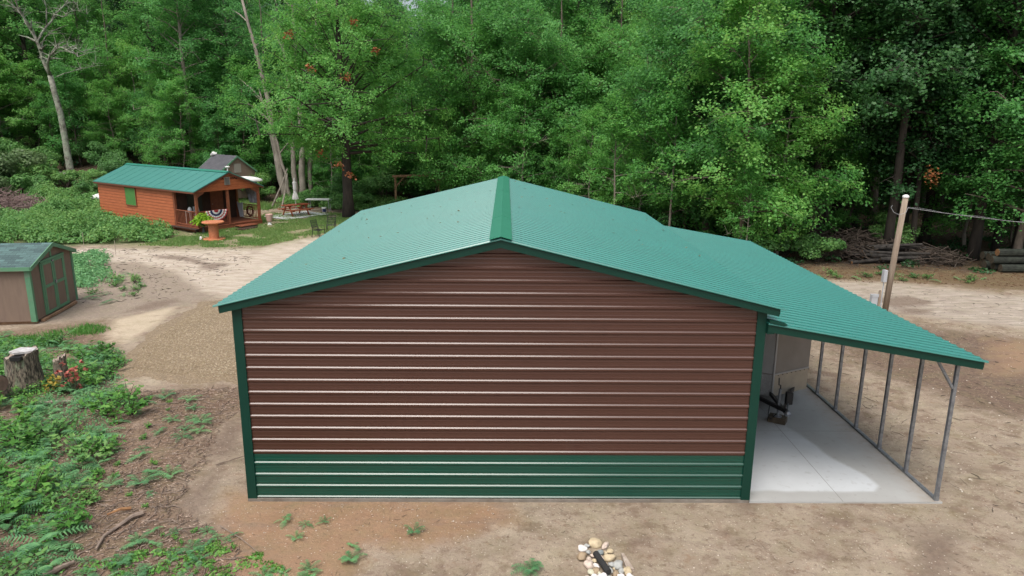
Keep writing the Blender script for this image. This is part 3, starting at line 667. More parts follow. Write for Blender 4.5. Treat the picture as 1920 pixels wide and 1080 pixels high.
# gable
mb = MB(); mb.prism([(CL, -.02, CHe-.14), (CL, CWd+.02, CHe-.14), (CL, CWd, CHe), (CL, CWd/2, CHr-.06), (CL, 0, CHe)], (.04, 0, 0))
z = CHe-.12
while z < CHr-.2:
    zz = max(z, CHe); hw = CWd/2*(1-(zz-CHe)/(CHr-CHe)); mb.box(CL+.04, CL+.055, CWd/2-hw+.05, CWd/2+hw-.05, z, z+.035) if hw > .15 else None; z += .16
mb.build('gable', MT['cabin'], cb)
mb = MB(); mb.box(CL+.056, CL+.085, 1.98, 2.36, 2.72, 3.2); vf = mb.build('gable_vent', MT['vent'], cb)
mb = MB()
for k in range(6): mb.box(CL+.086, CL+.10, 2.03, 2.31, 2.76+k*.07, 2.79+k*.07)
mb.build('louvre', mat('louvre_dark', (.08, .08, .08)), vf)
mb = MB()
for k, v in enumerate((1.45, 1.58, 1.71, 1.83, 2.42, 2.55, 2.67, 2.8)):
    if k == 4: mb.build('gable_lettering', MT['black'], cb); mb = MB()
    zc = 3.12 if 1.5 < v < 2.75 else 3.08
    mb.bar((CL+.075, v, zc-.05), (CL+.075, v+.05, zc+.06), .02, .025); mb.bar((CL+.075, v+.09, zc-.05), (CL+.075, v+.04, zc+.06), .02, .025)
    if k % 2: mb.bar((CL+.075, v-.01, zc), (CL+.075, v+.09, zc), .02, .02)
mb.build('gable_lettering', MT['black'], cb)
# roof
sC = (CHr-CHe)/(CWd/2)
def simple_roof(parent, L0, L1, Wd, He, Hr, ov, th, m, rib=None, ribh=.02, name='roof'):
    mb = MB(); s = (Hr-He)/(Wd/2)
    for sd_ in (-1, 1):
        ye = Wd/2+sd_*(Wd/2+ov); ze = Hr-s*(Wd/2+ov)+.03
        mb.prism([(L0, Wd/2, Hr+.03), (L0, ye, ze), (L0, ye, ze-th), (L0, Wd/2, Hr+.03-th)], (L1-L0, 0, 0))
        if rib:
            u = L0+.05
            while u < L1:
                mb.prism([(u, Wd/2, Hr+.031), (u, ye, ze+.001), (u, ye, ze+ribh), (u, Wd/2, Hr+.03+ribh)], (.035, 0, 0)); u += rib
    return mb.build(name, m, parent)
rf = simple_roof(cb, -.15, CL+.22, CWd, CHe, CHr, .22, .05, MT['roof_cabin'], .9, .014)
mb = MB()
for s in (-1, 1):
    mb.prism([(-.16, CWd/2, CHr+.075), (-.16, CWd/2+s*.2, CHr+.075-sC*.2), (-.16, CWd/2+s*.2, CHr+.055-sC*.2), (-.16, CWd/2, CHr+.055)], (CL+.4, 0, 0))
mb.build('ridge_cap', mat('cabin_cap', (.015, .16, .11), .5), rf)
mb = MB()
for s in (-1, 1):
    ye = CWd/2+s*(CWd/2+.2); ze = CHr-sC*(CWd/2+.2)
    mb.prism([(CL+.14, CWd/2, CHr-.02), (CL+.14, ye, ze-.02), (CL+.14, ye, ze-.14), (CL+.14, CWd/2, CHr-.14)], (.05, 0, 0))
    mb.box(-.1, CL+.13, ye-.02, ye+.02, ze-.13, ze-.03)
mb.build('fascia', mat('cabin_fascia', (.13, .04, .02), .7), cb)
# shutter, ridge lamp
mb = MB(); mb.box(3.55, 4.75, -.07, -.03, 1.15, 2.25); sh = mb.build('window_shutter', MT['shutter'], cb)
mb = MB(); mb.box(3.5, 3.55, -.075, -.03, 1.1, 2.3); mb.box(4.75, 4.8, -.075, -.03, 1.1, 2.3); mb.box(3.55, 4.75, -.075, -.03, 1.1, 1.15); mb.build('frame', MT['cabin_trim'], sh)
mb = MB(); mb.lathe([(.04, 0), (.03, .08), (.03, .12), (.14, .22), (.14, .26), (.02, .29)], (CL+.1, CWd/2, CHr+.08), 12); mb.build('ridge_lamp', MT['white'], cb)
# railings
def railing(a, b, n, name='railing'):
    mb = MB(); a = Vector(a); b = Vector(b)
    mb.bar(a+Vector((0, 0, .92)), b+Vector((0, 0, .92)), .09, .045); mb.bar(a+Vector((0, 0, .1)), b+Vector((0, 0, .1)), .05, .06)
    for k in range(n):
        p = a.lerp(b, (k+.5)/n); mb.bar(p+Vector((0, 0, .12)), p+Vector((0, 0, .9)), .035, .035)
    return mb.build(name, MT['cabin_trim'], cb)
railing((CL-CP+.14, .07, .3), (CL-.14, .07, .3), 15); railing((CL-.07, .14, .3), (CL-.07, 2.13, .3), 13); railing((CL-CP+.14, CWd-.07, .3), (CL-.14, CWd-.07, .3), 14)
# side screen of the porch (dark mesh, upper left)
def cab(u, v, z=0):
    c_, s_ = math.cos(CA), math.sin(CA); return (-23.12+u*c_-v*s_, 36.93+u*s_+v*c_, z)
# bunting: a half round fan over the rail
bt = thing('bunting', 'red, white and blue pleated fan bunting hung on the porch railing', 'bunting', cab(CL+.04, 1.25, 1.24), CA)
def fan(r0, r1, name, m, dx):
    mb = MB(); n = 22
    for k in range(n):
        t0, t1 = PI+PI*k/n, PI+PI*(k+1)/n; o0 = .03*(k % 2); o1 = .03*((k+1) % 2)
        mb.poly([(dx+o0, r0*math.cos(t0), r0*.85*math.sin(t0)), (dx+o1, r0*math.cos(t1), r0*.85*math.sin(t1)), (dx+o1, r1*math.cos(t1), r1*.85*math.sin(t1)), (dx+o0, r1*math.cos(t0), r1*.85*math.sin(t0))])
    o = mb.build(name, m, bt); so = o.modifiers.new('s', 'SOLIDIFY'); so.thickness = .004
fan(.02, .16, 'fan_centre', MT['red'], .02); fan(.16, .27, 'white_band', MT['cloth_w'], .02); fan(.27, .42, 'blue_band', MT['blue'], .02)
fan(.42, .52, 'white_band', MT['cloth_w'], .02); fan(.52, .60, 'red_band', MT['red'], .02); fan(.60, .70, 'white_band', MT['cloth_w'], .02); fan(.70, .78, 'red_band', MT['red'], .02)
# porch items
ch = thing('porch_chair', 'pale grey chair standing behind the porch railing', 'chair', cab(CL-1.0, .95, .3), CA+.4)
mb = MB(); mb.box(-.25, .25, -.25, .25, .4, .44); mb.build('seat', MT['greybox'], ch)
mb = MB(); mb.prism([(-.26, -.25, .44), (-.26, .25, .44), (-.4, .25, 1.12), (-.4, -.25, 1.12)], (.03, 0, 0)); mb.build('backrest', MT['greybox'], ch)
for sx in (-.22, .22):
    for sy in (-.22, .22): mb = MB(); mb.box(sx-.02, sx+.02, sy-.02, sy+.02, 0, .4); mb.build('leg', MT['greybox'], ch)
tb = thing('side_table', 'small white table at the left end of the porch', 'table', cab(CL-1.5, .5, .3), CA)
mb = MB(); mb.box(-.25, .25, -.2, .2, .8, .84); mb.build('table_top', MT['white'], tb)
for sx in (-.2, .2):
    for sy in (-.16, .16): mb = MB(); mb.box(sx-.02, sx+.02, sy-.02, sy+.02, 0, .8); mb.build('leg', MT['white'], tb)
mb = MB(); mb.lathe([(.12, 0), (.13, .12), (.08, .2), (.03, .26)], (0, 0, 0), 12); o = mb.build('table_lamp', MT['greybox']); o.location = cab(CL-1.5, .5, 1.14); tag(o, 'grey lamp on the small white porch table', 'lamp')
def sheet(name, u0, u1, z0, z1, v, m, label, cat, amp=.05, along='u'):
    nU, nV = 16, 12; V = []; Fc = []
    for j in range(nV+1):
        for i in range(nU+1):
            a = i/nU; b = j/nV; off = amp*math.sin(a*19+b*3)*(.4+.6*(1-b))+amp*.5*math.sin(a*7-b*5)
            u = u0+(u1-u0)*(a*(.55+.45*b)+.0); V.append((u, v+off, z0+(z1-z0)*b-.08*math.sin(a*PI)*b))
    for j in range(nV):
        for i in range(nU): k = j*(nU+1)+i; Fc.append((k, k+1, k+nU+2, k+nU+1))
    me = bpy.data.meshes.new(name); me.from_pydata(V, [], Fc)
    for p in me.polygons: p.use_smooth = True
    o = link_mesh(name, me, m); o.location = (-23.12, 36.93, 0); o.rotation_euler = (0, 0, CA); so = o.modifiers.new('s', 'SOLIDIFY'); so.thickness = .01
    return tag(o, label, cat)
sheet('tarp', CL-.35, CL-1.6, 1.35, CHe-.2, CWd+.0, MT['tarp'], 'grey crumpled tarp hanging at the far side of the porch', 'tarp', .06)
sheet('lattice_screen', CL-1.55, CL-2.2, .35, 1.35, CWd-.22, MT['greybox'], 'pale grey sheet leaning inside the far porch railing', 'sheet', .02)
wr = MB()
for k in range(40):
    t = 2*PI*k/40; t2 = 2*PI*(k+1)/40; R_ = .3; wr.bar((.03*math.sin(k), R_*math.cos(t), R_*math.sin(t)), (.03*math.sin(k+1), R_*math.cos(t2), R_*math.sin(t2)), .07, .1)
o = wr.build('wreath', mat('dark_red_wreath', (.13, .025, .02), .9, (.05, .02, .01), 14)); o.location = cab(CL-.9, CWd-.16, .82); o.rotation_euler = (0, 0, CA+PI/2); tag(o, 'dark red wreath on the far porch railing', 'wreath')
# steps and mats
for k, (u, v, a, z, lab) in enumerate(((CL+.55, 2.95, .08, .1, 'brown wooden step platform against the porch'), (CL+1.15, 2.55, .25, 0.0, 'flat weathered pallet lying on the grass below the porch step'))):
    s_ = thing('step_platform', lab, 'step', cab(u, v, 0), CA+a)
    mb = MB()
    for q in range(7): mb.box(-.35, .35, -.62+q*.18, -.62+q*.18+.165, .06+z, .1+z)
    mb.build('boards', MT['cabin_dark'] if k else MT['cabin_trim'], s_)
    mb = MB(); mb.box(-.33, -.27, -.6, .6, 0, .06+z); mb.box(.27, .33, -.6, .6, 0, .06+z); mb.build('frame', MT['oldwood'], s_)
# potted lime fern by the porch
pf = thing('potted_fern', 'bright lime fern in a pot on a stand by the porch corner', 'plant', cab(CL+.55, .0, 0), 0)
mb = MB(); mb.tube([(0, 0, 0), (0, 0, .45)], [.14, .03], 8); mb.lathe([(.13, 0), (.19, .22), (.2, .25)], (0, 0, .45), 14); mb.build('pot', MT['black'], pf)
fronds = []; fn = []
for k in range(46):
    az = rng.uniform(0, 2*PI); ln = rng.uniform(.55, .95); el = rng.uniform(.5, 1.4)
    for j in range(26):
        t = (j+1)/26; r = ln*t*math.cos(el)+.1*t; z = .68+ln*(t*math.sin(el)-.75*t*t)+.1*t
        for s in (-1, 1):
            o_ = .05*s*(1-t*.6); fronds.append((r*math.cos(az)-o_*math.sin(az), r*math.sin(az)+o_*math.cos(az), z))
q_ = rng.normal(0, 1, (520, 3)); q_ /= np.linalg.norm(q_, axis=1)[:, None]; q_ = q_*rng.uniform(.5, 1, (520, 1))*np.array([.5, .5, .42])+np.array([0, 0, .85])
leaf_obj('fronds', fronds+[tuple(v) for v in q_], .11, L_LIME, pf)
mb = MB(); mb.prism([(0, 0, 0), (.34, .0, 0), (.26, .16, .36), (.02, .16, .40)], (.05, .1, .02)); o = mb.build('white_board', MT['white']); o.location = cab(CL+1.0, .0, 0); o.rotation_euler = (0, 0, -.5); tag(o, 'white board leaning below the lime fern', 'board')
# spool table
sp = thing('spool_table', 'terracotta coloured cable spool used as a table on the grass', 'table', (-11.9, 28.15, 0), .3)
mb = MB(); mb.lathe([(.56, .98), (.6, 1.0), (.6, 1.05), (.56, 1.07)], (0, 0, -.02), 28); mb.build('table_top', MT['spool'], sp)
mb = MB(); mb.lathe([(.34, .05), (.27, .1), (.27, .85), (.32, .97)], (0, 0, 0), 22); mb.build('drum', MT['spool'], sp)
mb = MB(); mb.lathe([(.58, 0), (.6, .02), (.6, .07), (.56, .08)], (0, 0, 0), 28); mb.build('base', MT['spool'], sp)
o = MB().lathe([(.06, 0), (.07, .12), (.05, .2), (.03, .22)], (0, 0, 0), 12).build('jug', MT['white']); o.location = (-12.55, 27.9, 0); tag(o, 'small white jug on the grass beside the spool', 'jug')
# clay planter with white stones by the steps
pc = thing('planter', 'pinkish clay planter standing on pale stones by the porch steps', 'planter', cab(CL+.75, 4.55, 0), 0); pc.scale = (.85, .85, .9)
mb = MB(); mb.lathe([(.14, .22), (.2, .3), (.26, .6), (.30, .78), (.26, .8), (.2, .74)], (0, 0, 0), 16); mb.build('bowl', MT['clay'], pc)
mb = MB(); mb.lathe([(.2, 0), (.14, .08), (.1, .22)], (0, 0, 0), 12); mb.build('foot', MT['white'], pc)

# ------------------------------------------------------------------ garden shed behind the cabin, boats
s2 = thing('storage_shed', 'taupe shed with dark shingle roof and green rake trim behind the cabin', 'shed', (-18.9, 44.9, .35), -1.0)
# local: ridge along +x towards viewer-right ; gable at x = 3
s2.location = (-20.3, 46.5, .4); s2.rotation_euler = (0, 0, CA-.1)
def small_shed(root, Ls, Ws, He, Hr, wallm, roofm, trimm, base=.0):
    mb = MB(); mb.box(0, Ls, 0, Ws, base, He); mb.prism([(0, 0, He), (0, Ws, He), (0, Ws/2, Hr)], (Ls, 0, 0)); mb.build('wall', wallm, root)
    simple_roof(root, -.08, Ls+.12, Ws, He, Hr, .1, .05, roofm)
    mb = MB(); s = (Hr-He)/(Ws/2)
    for sd_ in (-1, 1):
        ye = Ws/2+sd_*(Ws/2+.12); ze = Hr-s*(Ws/2+.12)
        mb.prism([(Ls+.121, Ws/2, Hr+.04), (Ls+.121, ye, ze+.04), (Ls+.121, ye, ze-.10), (Ls+.121, Ws/2, Hr-.10)], (.03, 0, 0))
        mb.prism([(-.11, Ws/2, Hr+.04), (-.11, ye, ze+.04), (-.11, ye, ze-.10), (-.11, Ws/2, Hr-.10)], (.03, 0, 0))
        mb.box(-.07, Ls+.12, min(ye, ye+sd_*.03), max(ye, ye+sd_*.03), ze-.09, ze+.035)
    mb.build('roof_trim', trimm, root)
small_shed(s2, 3.4, 3.0, 2.2, 3.35, MT['shed'], MT['shingle_dark'], MT['shedtrim'])
mb = MB(); mb.box(3.401, 3.43, 1.2, 1.8, 2.05, 2.75); mb.build('gable_panel', MT['vent'], s2)
mb = MB(); mb.tube([(-.1, 1.3, 3.3), (.2, 1.3, 3.45), (.35, 1.5, 3.4)], [.12, .16, .1], 8); mb.build('roof_vent', MT['white'], s2)
def boat(loc, rz, ln, lab, h0):
    b = thing('boat', lab, 'boat', loc, rz)
    V = []; Fc = []; n = 14; m_ = 10
    for i in range(n+1):
        t = i/n; wv = .62*math.sin(PI*min(.97, max(.03, t**.8)))**.6; hh = .42*math.sin(PI*min(.96, max(.04, t)))**.4
        for j in range(m_+1):
            a = PI*j/m_; V.append(((t-.5)*ln, -wv*math.cos(a), h0+hh*math.sin(a)))
    for i in range(n):
        for j in range(m_): k = i*(m_+1)+j; Fc.append((k, k+1, k+m_+2, k+m_+1))
    me = bpy.data.meshes.new('hull'); me.from_pydata(V, [], Fc)
    for p in me.polygons: p.use_smooth = True
    o = link_mesh('hull', me, MT['white'], b); so = o.modifiers.new('s', 'SOLIDIFY'); so.thickness = .02
    for x in (-ln*.3, ln*.3):
        mb = MB(); mb.box(x-.03, x+.03, -.5, .5, h0-.06, h0); mb.box(x-.03, x+.03, -.5, -.44, 0, h0-.06); mb.box(x-.03, x+.03, .44, .5, 0, h0-.06); mb.build('rack', MT['black'], b)
boat((-15.9, 44.6, .3), .5, 2.6, 'white upturned boat hull behind the right side of the cabin roof', 1.5)
boat((-25.6, 43.2, .0), .2, 3.2, 'white upturned boat on a dark rack behind the left end of the cabin', .62)

# ------------------------------------------------------------------ green trimmed shed at the left
s1 = thing('garden_shed', 'taupe garden shed with green shingle roof and green framed double doors', 'shed', (-14.035, 10.745, 0), .134)
def shingle_mat():
    m = bpy.data.materials.new('green_shingle'); m.use_nodes = True; t = m.node_tree; b = t.nodes['Principled BSDF']; b.inputs['Roughness'].default_value = .9
    tc = t.nodes.new('ShaderNodeTexCoord'); br = t.nodes.new('ShaderNodeTexBrick'); br.inputs['Scale'].default_value = 1.0
    br.inputs['Brick Width'].default_value = .33; br.inputs['Row Height'].default_value = .14; br.inputs['Mortar Size'].default_value = .006
    br.inputs['Color1'].default_value = (.085, .155, .145, 1); br.inputs['Color2'].default_value = (.045, .08, .08, 1); br.inputs['Mortar'].default_value = (.03, .05, .05, 1)
    t.links.new(tc.outputs['Object'], br.inputs['Vector']); n = t.nodes.new('ShaderNodeTexNoise'); n.inputs['Scale'].default_value = 25; t.links.new(tc.outputs['Object'], n.inputs['Vector'])
    mx = t.nodes.new('ShaderNodeMixRGB'); mx.blend_type = 'OVERLAY'; mx.inputs[0].default_value = .5; t.links.new(br.outputs[0], mx.inputs[1]); t.links.new(n.outputs[0], mx.inputs[2])
    t.links.new(mx.outputs[0], b.inputs['Base Color']); return m
SW = 3.08
small_shed(s1, 3.0, SW, 2.0, 2.5, MT['shed'], shingle_mat(), MT['shedtrim'], .12)
for v in (0, SW):
    mb = MB(); mb.box(2.86, 3.025, v-.02 if v == 0 else v-.10, .10 if v == 0 else v+.02, .1, 2.02); mb.build('corner_board', MT['shedtrim'], s1)
mb = MB(); mb.box(3.001, 3.02, SW/2-.05, SW/2+.05, 2.02, 2.42); mb.build('gable_board', MT['shedtrim'], s1)
for k, (a, b_) in enumerate(((SW/2-.78, SW/2-.01), (SW/2+.01, SW/2+.78))):
    mb = MB(); mb.box(3.001, 3.03, a, b_, .15, 1.95); d = mb.build('door', MT['shed'], s1)
    mb = MB(); t = .1
    mb.box(3.03, 3.05, a, a+t, .15, 1.95); mb.box(3.03, 3.05, b_-t, b_, .15, 1.95)
    for z in (.15, 1.05, 1.85): mb.box(3.031, 3.051, a+t, b_-t, z, z+.1)
    mb.build('door_frame', MT['shedtrim'], d)
mb = MB(); mb.box(3.005, 3.06, SW/2-.86, SW/2+.86, 1.96, 2.03); mb.box(3.005, 3.04, SW/2-.86, SW/2-.79, .15, 1.96); mb.box(3.005, 3.04, SW/2+.79, SW/2+.86, .15, 1.96); mb.build('door_casing', MT['shedtrim'], s1)
MB().box(3.052, 3.10, SW/2-.05, SW/2+.04, 1.1, 1.2).build('latch', MT['galv'], s1); MB().box(3.052, 3.08, SW/2-.09, SW/2+.03, 1.88, 1.93).build('latch', MT['galv'], s1)
mb = MB()
for v in (.1, SW/2, SW-.2): mb.box(0, 2.98, v, v+.1, 0, .12)
mb.box(3.0, 3.12, .3, SW-.3, .02, .1); mb.build('skids', MT['timber'], s1)

# ------------------------------------------------------------------ picnic corner
pv = MB()
for i in range(7):
    for j in range(5):
        pv.box(i*.52+.006, i*.52+.514, j*.52+.006, j*.52+.514, .0, .035)
o = pv.build('patio', MT['pad_mat']); o.location = (-10.1, 36.0, .03); o.rotation_euler = (0, 0, .95); o['kind'] = 'structure'
pt = thing('picnic_table', 'orange stained wooden picnic table with attached benches on pale pavers', 'picnic table', (-10.15, 38.25, .065), .86)
mb = MB()
for k in range(5): mb.box(-.95, .95, -.38+k*.155, -.38+k*.155+.14, .72, .76)
mb.build('table_top', MT['picnic'], pt)
for s in (-1, 1):
    mb = MB()
    for k in range(2): y = s*.68+(k-.5)*.155; mb.box(-.95, .95, y-.07, y+.07, .42, .46)
    mb.build('bench', MT['picnic'], pt)
for x in (-.65, .65):
    for s in (-1, 1): mb = MB(); mb.bar((x, s*.18, .72), (x, s*.62, 0.0), .05, .10); mb.build('leg', MT['picnic'], pt)
    mb = MB(); mb.box(x+.03, x+.07, -.78, .78, .33, .42); mb.box(x+.03, x+.07, -.36, .36, .63, .72); mb.build('crosspiece', MT['picnic'], pt)
um = thing('umbrella', 'closed white patio umbrella standing through the picnic table', 'umbrella', (-10.15, 38.3, .065), 0)
mb = MB(); mb.tube([(0, 0, 0), (0, 0, 2.45)], .022, 8); mb.build('pole', MT['white'], um)
V = []; Fc = []; prof = [(.19, 1.12), (.17, 1.3), (.09, 1.6), (.075, 1.7), (.1, 1.85), (.1, 2.2), (.12, 2.28), (.06, 2.36), (.05, 2.5), (.01, 2.62)]; n = 20
for i, (r, z) in enumerate(prof):
    for k in range(n): q = r*(1+.22*(k % 2)*(1 if i < 7 else .2)); V.append((q*math.cos(2*PI*k/n), q*math.sin(2*PI*k/n), z))
for i in range(len(prof)-1):
    for k in range(n): a0 = i*n+k; a1 = i*n+(k+1) % n; Fc.append((a0, a1, a1+n, a0+n))
me = bpy.data.meshes.new('canopy'); me.from_pydata(V, [], Fc); link_mesh('canopy', me, MT['cloth_w'], um)
ft = thing('folding_table', 'white folding table beyond the picnic table', 'table', (-9.15, 40.9, 0), .05)
mb = MB(); mb.box(-.95, .95, -.38, .38, .86, .92); mb.build('table_top', MT['white'], ft)
for x in (-.75, .75):
    for y in (-.3, .3): mb = MB(); mb.tube([(x, y, 0), (x*.93, y, .87)], .018, 6); mb.build('leg', MT['greybox'], ft)
bk = thing('bucket', 'white bucket with a dark blue label beside the folding table', 'bucket', (-8.6, 40.0, 0), 0)
mb = MB(); mb.lathe([(.15, 0), (.18, .38), (.19, .4)], (0, 0, 0), 16); mb.build('pail', MT['white'], bk)
mb = MB(); b0 = -2.2
for k in range(8):
    t0 = b0+k*.2; t1 = t0+.2; r0, r1 = .168, .183; mb.poly([(r0*math.cos(t0), r0*math.sin(t0), .08), (r0*math.cos(t1), r0*math.sin(t1), .08), (r1*math.cos(t1), r1*math.sin(t1), .32), (r1*math.cos(t0), r1*math.sin(t0), .32)])
mb.build('label_band', MT['blue'], bk)
def metal_chair(loc, rz, lab):
    c = thing('garden_chair', lab, 'chair', loc, rz)
    mb = MB()
    for k in range(6): mb.tube([(-.22+k*.088, -.2, .42), (-.22+k*.088, .22, .42)], .014, 5)
    mb.tube([(-.24, -.22, .42), (.24, -.22, .42), (.24, .24, .42), (-.24, .24, .42), (-.24, -.22, .42)], .014, 6); mb.build('seat', MT['black'], c)
    mb = MB(); mb.tube([(-.24, .24, .42), (-.25, .36, .98), (.25, .36, .98), (.24, .24, .42)], .023, 6)
    for k in range(5): mb.tube([(-.16+k*.08, .25, .44), (-.16+k*.08, .355, .97)], .013, 5)
    for k in range(3): f = (k+1)/4; mb.tube([(-.245, .24+.12*f, .42+.56*f), (.245, .24+.12*f, .42+.56*f)], .013, 5)
    mb.build('backrest', MT['black'], c)
    for sx in (-.24, .24):
        for sy in (-.22, .24): mb = MB(); mb.tube([(sx, sy, .42), (sx*1.15, sy*1.2, 0)], .02, 6); mb.build('leg', MT['black'], c)
        mb = MB(); mb.tube([(sx, .28, .66), (sx*1.1, -.2, .66), (sx, -.22, .42)], .014, 6); mb.build('armrest', MT['black'], c)
metal_chair((-6.25, 29.3, 0), 1.15, 'black metal garden chair in side view, the nearer one by the garage roof edge')
metal_chair((-6.0, 31.3, 0), .1, 'black metal garden chair facing the camera, the farther one by the garage roof edge')
sw = thing('swing_frame', 'brown timber swing frame with angled braces beyond the garage ridge', 'swing frame', (-2.3, 44.5, 0), .35)
for x in (-1.75, 1.75):
    mb = MB(); mb.box(x-.07, x+.07, -.07, .07, 0, 2.3); mb.build('post', MT['timber'], sw)
    mb = MB(); mb.bar((x*.98, 0, 1.55), (x*.62, 0, 2.28), .08, .08); mb.build('brace', MT['timber'], sw)
mb = MB(); mb.box(-1.95, 1.95, -.09, .09, 2.3, 2.47); mb.build('beam', MT['timber'], sw)

# ------------------------------------------------------------------ utility pole, power line, meter post
up = thing('utility_pole', 'weathered wooden utility pole with pale metal cap and grey meter boxes', 'utility pole', (18.55, 13.0, 0), 0)
mb = MB(); mb.tube([(0, 0, -.2), (.09, 0, 2.2), (.2, 0, 4.33)], [.105, .10, .095], 14); mb.build('shaft', MT['pole'], up, True)
mb = MB(); mb.lathe([(.112, 0), (.112, .05), (.06, .09), (.01, .10)], (.2, 0, 4.29), 14); mb.build('cap', MT['white'], up)
mb = MB(); mb.box(-.25, -.12, -.1, .06, 1.25, 1.68); mb.build('meter_box', MT['greybox'], up)
mb = MB(); mb.tube([(-.18, -.02, 0), (-.18, -.02, 1.25)], .02, 8); mb.build('conduit', MT['greybox'], up)
mp_ = thing('meter_post', 'short wooden post with a grey box left of the utility pole', 'post', (18.2, 12.9, 0), 0)
mb = MB(); mb.box(.0, .07, -.03, .03, 0, .95); mb.build('post', MT['pole'], mp_)
mb = MB(); mb.box(-.28, -.06, -.1, .06, .35, .8); bx_ = mb.build('breaker_box', MT['greybox'], mp_)
mb = MB(); mb.box(-.29, -.05, -.12, -.09, .72, .83); mb.build('hood', MT['greybox'], bx_)
mb = MB(); mb.tube([(-.19, -.02, 0), (-.19, -.02, .35)], .03, 8); mb.build('conduit', MT['greybox'], mp_)
mb = MB(); a = Vector((18.85, 12.95, 3.93)); b_ = Vector((33.0, 18.5, 2.3)); pts = []
for k in range(25): t = k/24; p = a.lerp(b_, t); p.z -= .55*4*t*(1-t)*.25; pts.append(p)
mb.tube(pts, .009, 5); mb.tube([p+Vector((0, 0, .03*math.sin(i*1.3)+.02)) for i, p in enumerate(pts[:14])], .004, 4)
mb.tube([(18.85, 12.95, 3.93), (18.72, 12.8, 3.78), (18.5, 12.8, 3.70), (18.32, 12.85, 3.78), (18.22, 12.9, 3.95), (18.27, 12.9, 4.02)], .007, 5)
tag(mb.build('power_line', MT['wire']), 'twisted silver power line running from the pole into the trees', 'cable')

# ------------------------------------------------------------------ tree makers
def in_disc(n, r):
    a = rng.uniform(0, 2*PI, n); q = r*np.sqrt(rng.uniform(0, 1, n)); return np.stack([q*np.cos(a), q*np.sin(a)], 1)
def pad_leaves(c, r, n, flat=.34, tilt=None):
    if tilt is None: tilt = rng.normal(0, .3, 2)
    d = in_disc(n, r); az_ = np.arctan2(d[:, 1], d[:, 0]); k0 = rng.uniform(0, 6.28, 2); d = d*(.78+.3*np.cos(3*az_+k0[0])*1+.18*np.cos(5*az_+k0[1]))[:, None]
    z = rng.normal(0, flat*r*.6, n)-.18*(np.hypot(d[:, 0], d[:, 1])**2)/max(r, .1)
    z += d[:, 0]*tilt[0]+d[:, 1]*tilt[1]
    # lobed outline
    return np.column_stack([d[:, 0]+c[0], d[:, 1]+c[1], z+c[2]])
def make_tree(name, Ht, R, hb, nb, ppb, lpp, leaf, r0, barkm, leafm, padr=.75, lean=.3, profile='round', droop=.25, fork=None, low=0):
    """returns root empty with trunk and crown"""
    root = bpy.data.objects.new(name, None); col.objects.link(root)
    tp = []; wob = rng.normal(0, .15, (12, 2)).cumsum(0)*lean
    for i in range(12): t = i/11; tp.append(Vector((wob[i, 0]*1.0, wob[i, 1]*1.0, t*Ht*.96)))
    tp[0] = Vector((0, 0, -.2))
    mb = MB(); mb.tube(tp, [r0*(1.35 if i == 0 else 1)*(1-i/11)**.8+.015 for i in range(12)], 9)
    P = []; N = []
    def at(z):
        f = max(0, min(10.999, z/(Ht*.96)*11)); i = int(f); return tp[i].lerp(tp[i+1], f-i)
    for b in range(nb):
        t = (b+.5)/nb; z = Ht*(hb+(0.97-hb)*t)
        if profile == 'round': pr = math.sin(PI*(0.12+.86*(t*.85+.1)))**.6
        elif profile == 'cone': pr = (1-t)**.75+.12
        else: pr = 1.0-.45*t
        ln = R*pr*rng.uniform(.65, 1.15); az = b*2.39996+rng.normal(0, .5)
        el = .30+.75*t+rng.normal(0, .2)-low
        if profile == 'vase':
            z = Ht*(hb+.42*t**1.2); el = .25+.95*t+rng.normal(0, .12)-low; ln = (R*1.05*(1-t)+(Ht-z)*.95*t)*rng.uniform(.75, 1.1)
        o = at(z); d = Vector((math.cos(az), math.sin(az), 0)); pts = []
        rng0 = rng.uniform(.2, 1.5); side = Vector((-d.y, d.x, 0)); bend = rng.normal(0, .12)
        for k in range(6):
            s = k/5; pts.append(o+d*(ln*s*math.cos(el))+side*(bend*ln*s*s)+Vector((0, 0, ln*(s*math.sin(el)-droop*rng0*s*s))))
        rb = max(.012, r0*.33*(1-t)**.7+.012)
        mb.tube(pts, [rb*(1-.85*k/5) for k in range(6)], 5, cap=False)
        for k in range(int(ppb*(max(1, ln/R*1.1) if profile == 'vase' else 1))):
            s = rng.uniform(.3, 1.05); i = min(4, int(s*5)); p = pts[i].lerp(pts[i+1], min(1.2, s*5-i))
            lat = rng.normal(0, .26)*min(ln, R*1.1)*(1.15-s*.55); c = p+side*lat+Vector((0, 0, rng.normal(.05, .42)-abs(lat)*.1))
            if abs(lat) > .5: mb.tube([p, p.lerp(c, .5)+Vector((0, 0, .05)), c], [rb*.4, rb*.25, .006], 4, cap=False)
            r = padr*rng.uniform(.6, 1.3); n = int(lpp*(r/padr)**1.6)
            q = pad_leaves(c, r, n); P.append(q)
            out = q-np.array([o.x, o.y, z-1.0]); out[:, 2] = np.abs(out[:, 2])*.3+1.2; out[:, :2] *= .35
            N.append(out/np.linalg.norm(out, axis=1)[:, None])
    mb.build('trunk', barkm, root, True)
    leaf_obj('crown', np.concatenate(P), leaf, leafm, root, np.concatenate(N), .45)
    return root
